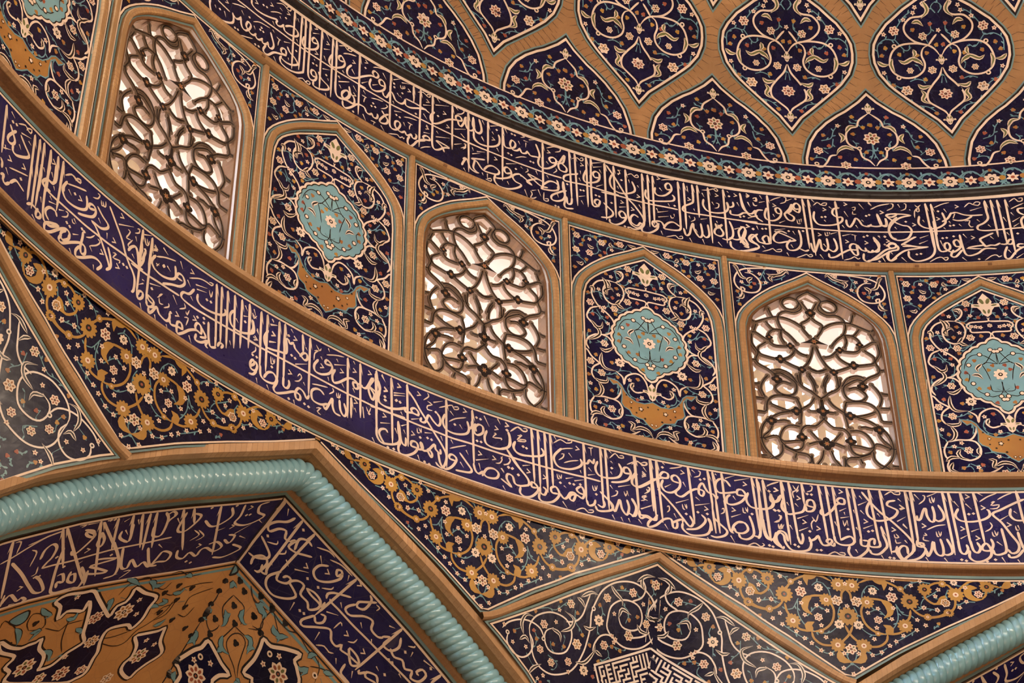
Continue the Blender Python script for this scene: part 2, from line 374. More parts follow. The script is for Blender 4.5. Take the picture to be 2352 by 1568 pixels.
DATA={'UP':'m 762 159 835 163 926 163 1045 169 1164 168 1259 166 1376 168 1493 169 1585 172 1679 173;m 592 7 591 -29 612 -75 656 -81 702 -63 738 -42 757 -21 758 13 747 44;m 753 34 771 22 787 28 802 48 805 63;m 805 61 811 18 824 -6 846 -8 869 21 878 54 867 67 855 65 846 37 850 21 866 9 881 -1 904 5 918 29;m 912 17 924 -1 942 1 959 20 963 31;m 959 20 966 1 980 0 998 18 1001 34;m 1001 34 1008 4 1027 2 1040 24 1040 49 1024 88 1012 116;m 641 43 675 39 729 33;t 737 104 780 129 829 148;t 625 -6 635 -22;t 691 5 707 -28;t 804 109 824 87;t 890 95 934 127 1005 141;t 897 70 909 50;t 815 -69 858 -48 898 -27;d 661 -6;d 862 105;d 774 -48;d 795 -45;d 942 77;d 963 79;d 949 98;d 919 -52;d 943 -48;v 701 84;m 864 247 868 214 898 199 946 203 1002 221 1048 241 1043 216 1056 203 1081 216 1096 243;m 1097 229 1104 203 1138 199 1179 216 1198 241 1189 265 1160 274 1128 258 1106 236;t 1018 206 1034 183;t 998 262 1038 293 1075 308;t 1058 343 1078 333;v 1120 347;v 898 250;v 1002 318;d 946 271;d 970 275;d 1105 300;t 1032 359 1073 385 1098 381 1108 374 1127 374 1135 391 1125 403 1109 390 1105 377;t 1063 280 1072 266;a 1162 393 1174 -35;a 1214 396 1221 -8;a 1241 395 1242 344;m 1243 370 1248 243 1251 116 1252 10 1244 -10 1205 -40 1150 -56 1102 -47 1091 -21 1100 6;m 1132 102 1153 73 1187 58 1210 35 1207 20 1169 -9 1128 -18 1099 -10;m 1130 35 1125 66 1104 67 1092 45 1101 27 1131 32 1088 12 1047 -10 1010 -57 984 -60 975 -42 990 0;a 1274 395 1280 190;m 1278 319 1282 166 1283 64 1288 1 1305 -18 1332 -6 1344 27 1332 59 1311 59 1304 34 1317 18 1339 24;m 1241 264 1231 220 1243 188 1280 195 1325 229 1339 265 1329 295 1309 306 1295 284 1303 265 1331 275;a 1358 393 1368 -56;m 1354 76 1375 40 1423 18 1429 -3 1403 -26 1358 -48 1326 -46 1326 -16;t 1184 361 1197 340;t 1189 203 1200 186;t 1145 26 1149 9;t 1048 -40 1069 -68;t 1107 118 1150 141;t 1024 144 1039 131;t 1055 115 1070 109 1086 112;t 1078 116 1070 83 1069 58;d 1194 115;d 1314 110;d 1338 112;d 1407 88;v 1316 385;v 1331 200;v 1403 329;t 1296 332 1341 359;t 1386 398 1417 358;t 1378 269 1421 295;t 1382 219 1398 192;t 1319 147 1324 136;t 1379 117 1429 142;t 1418 70 1425 55;t 1212 -79 1252 -50 1271 -61 1299 -61 1302 -43 1284 -44 1272 -66;a 1436 391 1446 -52;a 1462 391 1464 248;m 1465 353 1470 200 1474 49 1480 2 1499 -18 1535 -6 1565 35 1564 64 1545 67 1521 36 1525 8 1553 1 1595 4;m 1439 272 1423 229 1421 196 1441 179 1477 195 1517 231 1527 266 1513 293 1498 304 1483 283 1492 262 1519 272;t 1478 368 1517 394 1536 379 1564 383 1568 399 1545 395 1539 375;t 1515 337 1552 355 1600 371;t 1514 200 1526 188;t 1490 142 1502 130;t 1494 101 1564 147;t 1501 77 1511 59;t 1409 -47 1418 -72;t 1577 249 1596 226;v 1587 314;a 1625 399 1635 21;m 2484 160 2350 165 2216 166 2080 168 1944 165 1853 161 1761 165 1623 162;m 1574 285 1549 241 1547 198 1570 188 1611 208 1655 251 1709 293 1746 301 1759 321 1753 338 1730 344 1719 321 1732 303;a 1627 393 1636 -54;t 1576 254 1598 226;t 1720 366 1751 385 1816 403;t 1787 366 1814 328;t 1647 193 1689 232;t 1721 227 1757 254;t 1592 135 1617 103;t 1661 146 1678 126;v 1587 314;v 1672 374;d 1668 326;m 1710 270 1701 224 1718 194 1755 200 1795 234 1807 268 1799 299 1778 307 1765 288 1775 263 1803 270;a 1844 392 1844 202;m 1843 306 1845 182 1847 80 1849 5 1864 -17 1891 -11 1912 17 1920 48 1906 62 1886 48 1885 16 1904 -3 1931 -7 1953 16;m 1793 222 1799 199 1819 194 1836 234 1849 258 1863 246 1883 211 1920 208 1942 232 1948 262;d 1867 333;d 1870 306;t 1862 361 1916 401;t 1919 373 1980 398;t 1910 349 1916 326 1929 332 1927 352;t 1929 332 1941 342 1938 359;d 1926 293;v 1971 339;t 1890 273 1907 255;t 1911 263 1923 252;a 2001 390 2001 310;m 2004 365 2005 270;m 1950 266 2009 268 2069 263 2115 248;m 1946 245 1951 217 1983 215 2042 245 2092 264;a 2050 393 2049 -50;t 2030 365 2066 386 2094 371 2112 374 2114 391 2098 387 2089 374;v 2099 332;t 2068 287 2120 312;a 2132 394 2132 303;m 2133 357 2134 251 2135 147 2135 33 2147 -6 2174 -2 2218 38 2249 54 2190 64 2164 60 2200 38 2218 3;m 2148 278 2124 240 2122 203 2143 186 2179 208 2237 267 2282 292 2327 306 2331 324 2317 338 2295 331 2291 307 2304 299 2311 271 2327 263 2345 299 2354 341 2363 357;d 2021 190;d 2171 259;v 2214 304;t 2162 395 2183 370;t 2152 336 2244 378;t 2072 221 2098 189;a 2267 390 2269 50;t 2290 397 2308 378;t 2297 345 2331 364 2347 391 2337 397;a 2374 392 2378 87;m 2360 345 2358 301 2372 266 2399 267 2415 299 2410 377;m 2415 304 2426 273 2448 269 2466 299 2460 349 2448 386;m 2413 271 2417 221 2453 192 2507 198;t 2469 386 2484 356;t 2464 250 2482 222;t 2283 218 2359 256;t 2325 205 2355 183;t 2282 98 2333 130;t 2326 93 2355 116 2360 139 2346 137;v 2238 210;t 2162 136 2176 121;t 2159 90 2252 129;t 2094 145 2108 132;v 2099 122;t 2076 77 2118 91;m 2048 0 2083 25 2119 40 2114 58 2092 61 2074 40 2084 20 2039 -10 2014 -51 1992 -76 1974 -64 1973 -34 1985 -6;t 2058 -55 2085 -30 2125 -8;m 1538 63 1520 25 1526 -2 1548 4 1570 33 1573 61 1556 73 1538 63;m 1470 87 1476 15 1489 -11 1517 -12 1553 -3 1594 -1 1607 18 1601 49 1577 69 1565 112;m 1527 -21 1531 -53 1552 -62 1587 -31 1621 12 1648 25 1676 22 1691 -4 1714 -4 1726 14;m 1726 14 1737 -10 1759 -6 1767 20 1762 32;d 1602 -56;d 1722 65;d 1747 73;d 1732 92;v 1604 72;t 1653 105 1669 105 1688 104;t 1679 106 1671 80 1669 59;t 1717 123 1757 139 1798 147;t 1667 -32 1689 -70;t 1720 -46 1742 -42 1756 -43;t 1747 -39 1739 -69;t 1790 -40 1816 -72;t 1785 85 1814 105 1829 130 1817 136;m 1838 74 1812 48 1782 -2 1787 -19 1814 -12 1831 4 1833 30 1811 53 1792 76;t 1875 123 1926 144;d 1891 102;d 1914 98;t 1941 117 1981 133 2031 142;t 1940 75 1952 51;t 1967 93 1983 90 2001 90;t 1992 93 1981 63 1982 43;m 1953 14 1963 -9 1985 4 1994 19;m 1994 19 2003 -6 2023 -2 2030 25 2020 35;t 1843 -70 1888 -48 1905 -43 1919 -55 1937 -39 1944 -50 1950 -37;t 1492 98 1564 142;t 1498 79 1513 61;t 1485 139 1502 125;t 1512 199 1526 186;t 1511 329 1556 359 1602 373;t 1863 193 1873 176;m 2333 160 2450 162 2566 163 2683 162 2798 163 2913 162 2997 166;a 2376 391 2381 -64;m 2410 381 2406 314 2426 277 2454 278 2465 312 2449 383;m 2410 251 2422 202 2473 191 2536 210 2579 247 2587 293 2579 326;a 2509 390 2508 62;a 2607 392 2604 -24;t 2524 367 2587 401;t 2536 328 2548 311;v 2544 272;d 2567 358;t 2465 256 2481 231;t 2567 214 2582 189;t 2623 394 2638 364;m 2610 342 2618 261 2645 251 2684 274 2692 310 2669 325 2657 284 2676 252 2707 261 2723 287;m 2723 282 2734 255 2761 263 2773 287;m 2773 282 2792 258 2831 265 2850 269 2851 302 2829 368;d 2669 375;d 2689 374;d 2644 209;d 2664 204;t 2712 338 2723 315;t 2747 359 2778 359;t 2763 347 2760 309;t 2728 374 2755 391 2736 396;t 2691 194 2730 221 2765 232;d 2791 211;d 2810 210;t 2783 380 2826 399;a 2874 392 2873 182;m 2871 283 2871 62 2857 29 2902 34 2948 48 2972 71 2966 128 2958 134;m 2850 269 2842 224 2860 195 2906 205 2954 252 2962 293 2940 307 2916 288 2931 261 2962 274;m 2977 271 3018 353 3008 293 2977 271 2984 227 3022 224 3030 255 3000 281 2970 287;t 2899 365 2950 396 2981 399;t 2956 356 2988 374 2992 399 2977 398;v 2913 338;t 2896 256 2911 239;m 2489 84 2403 51 2434 44 2473 0 2527 -1 2573 12 2581 42 2543 60 2508 44 2481 4;m 2396 47 2419 45 2411 -13 2435 -37 2450 -38;m 2342 15 2357 32 2373 22 2388 -24 2412 -40 2442 -42;m 2334 -34 2346 -1 2365 36;t 2403 137 2411 114;v 2559 123;t 2403 87 2454 117;t 2434 121 2489 143;t 2628 119 2698 151;t 2341 91 2360 115 2352 133;t 2332 201 2348 182;t 2346 -50 2362 -73;t 2469 -25 2477 -43;t 2492 -63 2527 -64 2527 -42 2500 -59;t 2504 -17 2504 -57;m 2558 4 2550 -44 2581 -75 2642 -69 2703 -33 2727 0 2688 10 2670 38 2689 65 2720 79 2727 64;m 2558 -23 2604 -6 2658 33 2659 78 2636 95 2616 77 2627 46 2666 64;m 2720 79 2766 53 2796 30 2765 44 2827 89 2865 87 2797 103 2774 103 2812 73 2857 47 2903 52;t 2635 -14 2646 -36;d 2693 108;t 2725 140 2740 129;t 2755 108 2774 130 2767 145;t 2940 182 2964 210 2957 226;t 2897 146 2908 127;t 2825 152 2836 125;t 2749 -26 2767 -77;t 2787 -19 2798 -41 2786 -73 2809 -68 2825 -52;t 2795 -15 2826 2;t 2837 11 2855 -35;t 2875 5 2874 -55 2900 -53 2901 -35 2878 -44;m 2869 61 2912 106 2950 112 2972 94 2964 72;a 3050 394 3057 18;a 3086 390 3094 -14;t 3068 349 3103 368 3125 353 3141 364 3138 381 3122 370;m 3004 143 3002 87 3016 20 3006 -38 3021 -59 3066 -47;m 3025 78 2986 54 2928 4 2927 -28 2961 -28 3000 0 3013 46 3004 143;m 3058 36 3052 -11 3029 -20 3023 32;a 3161 390 3162 2;a 3192 392 3187 175;m 3187 268 3187 84 3196 23 3227 34 3240 75 3217 80 3205 53 3234 27;m 3161 296 3140 232 3150 194 3204 209 3239 240 3245 289 3223 304 3203 283 3213 254 3244 261;m 3102 246 3094 234 3052 217 3013 188 3012 155 3065 158 3141 168 3217 168 3292 166 3367 163;d 3030 130;d 3117 117;d 3136 120;d 3215 112;d 3237 110;t 3104 62 3146 82;v 3132 322;t 3202 363 3272 393;t 3205 331 3263 356;t 3221 183 3264 212;t 3246 327 3257 303;t 3119 271 3121 244;t 3109 211 3119 187;t 2963 26 2970 2;t 3118 36 3132 9;d 2949 -69;d 2968 -71;a 3281 386 3279 28;a 3283 386 3278 -58;m 3294 381 3347 296 3416 169 3465 111 3513 34 3517 -19 3493 -54 3455 -74 3419 -67;a 3340 383 3340 -20;m 3329 318 3312 265 3321 212 3364 185 3417 193 3464 221 3473 252 3457 303;a 3417 380 3417 179;m 3417 188 3419 78 3419 15 3435 -44 3478 -58 3506 -23 3488 -10;m 3496 -8 3472 -42 3436 -26 3434 10 3454 39 3476 32 3483 25;m 3250 151 3363 157 3475 155 3587 156 3683 160 3742 159;a 3525 381 3518 -1;m 3525 184 3524 37 3518 -1 3501 -51 3507 -77 3551 -73 3597 -33 3607 6 3583 27 3570 5 3584 -19 3615 17;a 3561 382 3554 -27;a 3593 382 3585 0;m 3545 265 3538 216 3559 185 3611 191 3672 207 3717 224 3726 250 3713 270;m 3607 301 3601 262 3622 240 3667 253 3708 301 3710 339 3693 358 3673 334 3682 304 3712 312;t 3649 370 3683 384 3733 393;v 3631 379;t 3633 304 3650 281;d 3388 291;t 3370 369 3380 349 3368 326;t 3366 363 3389 371;t 3364 334 3387 342;t 3429 346 3456 364 3478 343 3501 350 3494 367 3475 351;t 3435 310 3441 284;v 3492 193;t 3490 281 3500 265;t 3359 234 3366 213;d 3315 86;v 3383 113;t 3363 69 3408 84;m 3262 72 3290 46 3319 19 3318 -9 3287 -37 3242 -48;m 3298 -43 3300 -69 3337 -75 3383 -42 3404 1 3394 34 3376 42 3360 19 3374 -9 3404 1;v 3449 78;t 3492 128 3506 100;d 3393 -71;d 3415 -73;t 3623 -39 3632 -69;t 3653 -76 3683 -64 3713 -52 3730 -70 3756 -64 3754 -46 3735 -55;t 3604 133 3614 108;t 3609 103 3678 130;t 3611 66 3679 89;t 3691 102 3697 80 3712 89;t 3714 117 3716 95;d 3723 184;t 3682 192 3691 171;a 3756 380 3753 99;m 3754 248 3752 63 3747 6 3716 -10 3665 -15 3643 -11 3668 32 3706 51 3748 25;m 3575 15 3601 32 3631 31 3650 -9;a 3793 380 3787 17;a 3847 379 3849 253;m 3847 327 3845 252 3829 229 3782 194 3776 160 3815 152 3919 157 4028 158 4137 160 4242 164;a 3879 382 3875 129;v 3820 260;t 3811 337 3820 316;t 3844 191 3850 174;t 3810 127 3816 106;t 3818 83 3845 104 3843 126;t 3882 117 3924 131;t 3908 356 3950 365 3981 381 3998 366 4010 373 4000 390 3980 377;a 3947 379 3945 -56;m 3914 286 3907 238 3929 197 3980 189 4040 206 4065 244 4061 290 4073 255 4100 269 4099 302;v 3999 333;t 3965 274 3977 249;t 3979 226 4002 236 4008 265 3990 270;t 3907 332 3919 302;a 4044 385 4037 -37;d 4079 342;t 4069 381 4079 369;v 4119 357;t 4125 302 4137 272;m 4150 382 4158 308 4174 246 4187 229 4158 224 4126 200 4079 200 4078 232;m 4180 228 4207 205 4247 216;v 4197 372;t 4195 315 4206 279;d 4136 188;d 4159 196;t 4183 187 4221 203;t 4228 349 4251 362 4252 334 4237 331;t 4225 320 4237 294 4252 301;m 3769 21 3780 -31 3803 -16 3818 42 3832 73 3833 37 3848 -5 3868 -28 3885 3 3880 84;m 3885 3 3905 -20 3928 4 3924 85;t 3801 -48 3817 -85;t 3882 -38 3893 -77;t 3843 30 3856 6;m 3973 105 3984 70 4016 104 3969 58 3966 21 4001 10 4018 41 3987 98;m 4007 -7 4043 -9 4075 24 4079 80 4063 141;m 4052 11 4094 1 4124 16 4158 67 4147 111 4115 69 4123 6 4148 -35 4164 -23 4134 45;m 4057 -15 4060 -60 4101 -84 4160 -69 4222 -40;t 4090 82 4147 111;t 3979 -40 4002 -71;t 3982 125 3987 108;v 4177 121;d 4208 103;m 4233 71 4190 27 4202 2 4225 -12;t 3813 366 3817 329;m 4133 158 4241 153 4349 156 4457 157 4564 157 4670 156 4775 155 4880 156 4985 157 5085 157;m 4152 367 4158 274 4184 232 4212 227 4237 260;m 4285 267 4252 262 4234 231 4245 196 4276 173;m 4234 231 4229 249;t 4186 373 4207 367 4187 350;t 4192 317 4200 291;t 4228 352 4247 360 4245 336 4230 338;t 4228 319 4230 296 4252 299;t 4275 383 4287 357;t 4265 325 4303 340;a 4321 386 4309 4;m 4309 290 4292 231 4303 196 4346 193 4385 226 4398 274 4382 300 4363 288 4371 257 4392 255;v 4359 316;t 4337 350 4372 374 4406 388;t 4397 335 4432 354 4439 388 4425 391;t 4440 365 4475 383;m 4418 258 4451 300 4470 340 4456 282 4418 258 4434 214 4462 208 4473 238 4433 270;m 4463 339 4473 303 4506 279 4519 327 4500 353 4480 332 4488 305 4513 308;d 4499 386;t 4344 244 4353 222;t 4377 179 4415 202;t 4489 221 4492 189 4510 191;t 4503 223 4504 195;t 4515 229 4515 201;a 4540 386 4542 -3;a 4576 385 4574 -53;d 4517 132;m 4432 57 4405 8 4416 -27 4459 -21 4491 19 4498 84 4490 138;m 4481 -9 4515 -24 4537 -12;m 4554 44 4559 -1 4570 -27 4590 20 4611 77 4614 41 4616 5 4635 -12 4656 18 4655 90;m 4655 8 4684 -12 4708 13 4707 58 4697 94;m 4337 108 4379 96 4426 75 4467 52;m 4467 52 4408 36 4357 20 4330 34 4333 71 4374 114 4415 101;m 4248 4 4283 0 4313 14;m 4299 11 4296 57 4279 63 4259 37 4270 7 4235 10 4217 53 4196 59 4175 28 4184 2 4225 -18 4230 -36 4199 -59 4148 -77 4112 -79;d 4208 107;d 4266 116;d 4288 120;t 4232 134 4240 103;v 4173 119;t 4342 118 4408 137;t 4453 124 4465 98;d 4428 121;t 4129 111 4158 112;m 4117 -19 4151 42 4159 89 4134 11 4159 -30 4165 -47 4137 -43;t 4249 -64 4293 -44 4316 -31 4335 -51 4364 -47 4366 -29 4337 -37;t 4253 -18 4269 -39;t 4399 -51 4410 -77;t 4452 -85 4496 -62 4519 -50 4534 -67 4553 -60 4547 -47 4529 -54;t 4431 16 4442 -10;t 4604 345 4632 372 4651 355 4680 352 4689 372 4668 370 4651 355;v 4668 318;d 4646 256;d 4668 260;t 4658 234 4667 220;t 4598 392 4614 370;m 4605 299 4595 242 4618 197 4674 193 4733 207 4768 237 4768 265 4740 263 4715 289 4727 328 4764 340;a 4743 385 4733 -67;t 4700 345 4716 327;t 4763 200 4775 178;v 4803 371;t 4789 313 4808 268;t 4839 344 4861 350 4854 326 4841 330;t 4842 316 4839 293 4861 294;t 4887 380 4912 334;t 4944 386 4962 363;t 4951 335 5001 364 5075 384;t 5049 328 5087 352 5095 380 5082 384;v 5015 313;m 4794 248 4793 211 4808 189 4833 223 4853 261 4871 243 4887 207 4921 199 4942 218;m 4930 209 4964 200 5000 211 4996 257 4985 303;m 5000 211 5028 211 5033 248 5033 267;m 5107 305 5062 300 5039 286 5072 277 5106 296;m 5103 277 5059 230 5040 174 5049 120 5077 102;d 4919 282;d 4938 291;t 4845 205 4856 182;t 4886 249 4898 235;v 4615 114;t 4650 136 4653 109 4672 115;t 4664 137 4665 114;t 4678 138 4676 120;t 4683 125 4724 142;t 4600 -42 4617 -76;t 4631 43 4646 17;m 4654 -28 4658 -59 4693 -52 4732 -22 4784 9 4826 12 4831 48 4804 56 4787 27 4808 -26 4829 -25 4831 48 4854 13 4881 5 4878 32;m 4882 14 4908 -3 4924 16;m 4916 7 4942 -1 4959 17 4957 54 4937 112;v 4775 72;t 4753 116 4808 134;t 4810 129 4841 122;t 4830 121 4825 80;t 4739 -75 4783 -59 4805 -44 4824 -61 4839 -51;d 4882 115;d 4904 125;v 4890 69;t 4938 89 4945 71;t 4974 127 4978 109;m 4865 -14 4859 -59 4884 -76 4937 -38 5000 18 5058 38 5062 65 5036 74 5018 46 5036 28;d 4949 -73;d 5008 123;d 4999 59;v 5020 87;t 4971 -41 4984 -72;m 5018 1 4999 -36 5015 -67 5056 -44;m 4909 157 5013 157 5117 159 5221 160 5324 162 5426 162 5538 161;t 4943 401 4963 368;t 4955 335 5009 369 5075 384;t 5052 328 5087 352 5092 380 5078 384;t 5123 380 5133 352;t 5133 328 5163 342 5172 379 5159 384;t 5187 337 5192 328;v 5018 313;m 4985 299 4991 247 5000 211 5027 202 5036 239 5029 267;m 4999 206 4964 200 4916 208;m 5190 290 5139 300 5062 300 5042 286 5081 240 5125 212 5159 203 5174 166 5145 111 5094 93 5054 106 5039 147 5046 193 5089 249 5135 277 5190 290;d 5150 240;t 5078 198 5089 180;v 5195 216;t 5224 374 5238 355 5259 373;t 5243 364 5243 322 5226 322 5238 350 5216 323 5208 271;a 5287 377 5285 9;m 5293 200 5290 81 5285 9 5258 -35 5207 -62 5159 -66 5129 -34 5133 11;a 5320 371 5320 135;m 5314 245 5311 126 5310 35 5325 3 5367 15 5379 41 5370 69 5351 61 5349 25 5385 -4 5429 21 5442 56 5427 89 5405 76 5412 40 5439 38;m 5237 285 5225 229 5247 197 5293 182 5335 189 5374 215 5386 242 5376 308;m 5364 234 5402 260 5431 305;d 5354 318;t 5253 252 5260 233;t 5334 347 5387 373 5431 384;v 5344 258;t 5391 335 5403 306;v 5469 349;m 5429 296 5458 303 5502 281 5548 273 5609 272;m 5428 249 5460 238 5509 244 5547 269;m 5433 258 5449 294;t 5513 341 5546 371 5564 360 5596 348 5611 370 5588 377 5568 360;t 5542 311 5614 332;t 5496 231 5527 233 5516 206 5525 183 5539 186;d 5406 200;d 5427 203;t 5405 237 5412 218;t 5459 210 5472 191;t 5366 188 5377 174;m 5635 372 5635 298 5634 242 5604 208 5567 189 5562 162 5600 149 5694 149 5761 150 5823 149;t 5569 239 5583 219;t 5625 193 5638 173;a 5639 376 5638 297;a 5674 377 5666 93;a 5711 373 5705 35;m 5705 35 5731 32 5743 57 5725 68 5699 35 5666 39;a 5758 372 5738 -50;t 5778 356 5814 379 5829 353 5853 355 5858 377 5837 376;t 5777 300 5815 318 5859 335;t 5722 242 5735 204;t 5772 273 5784 248;t 5767 200 5817 230;t 5767 163 5805 186;m 5854 299 5817 295 5818 267 5843 245;m 5841 236 5818 203 5819 139;m 5668 47 5638 32 5612 35 5578 29 5569 56 5553 76;m 5584 24 5560 75 5569 93 5643 127;v 5520 101;t 5469 132 5486 99;t 5621 102 5637 78;t 5719 123 5731 99;m 5448 129 5449 56 5456 -17 5479 -36 5529 -21 5575 11 5640 5;m 5476 23 5518 33 5573 38;m 5469 19 5555 12;m 5444 11 5398 -40 5373 -30 5394 14;d 5527 -66;t 5434 -47 5456 -75;t 5559 -77 5604 -45 5631 -43 5641 -58 5659 -50;d 5346 106;d 5370 108;d 5412 117;t 5329 89 5338 43;m 5096 65 5136 56 5202 42 5253 41;m 5095 56 5172 111 5194 120;m 5250 41 5180 29 5116 15 5071 -16 5023 -62 5005 -45 5015 1 5026 10;m 5101 47 5155 47 5222 37;t 5202 65 5258 91;t 5213 110 5268 132;d 5176 -16;d 5201 -12;t 5084 -39 5110 -75;t 5028 -4 5036 -17;t 5242 -75 5290 -45 5318 -42 5334 -65 5349 -56 5351 -43 5324 -46;m 4887 -4 4915 -2 4952 17 4965 63 4938 117;t 4967 127 4979 109;t 4971 -41 4983 -77;d 4950 -73;d 4999 59;d 5008 119;v 5020 87;m 5004 46 5041 65 5073 47 5069 20 5033 10 4988 -18 4935 -56 4878 -72;m 5798 24 5770 27 5760 10 5793 -3;m 5702 17 5679 -34 5679 -70 5704 -73 5747 -24 5795 6;t 5703 -10 5715 -34;d 5779 107;t 5737 -76 5784 -46',
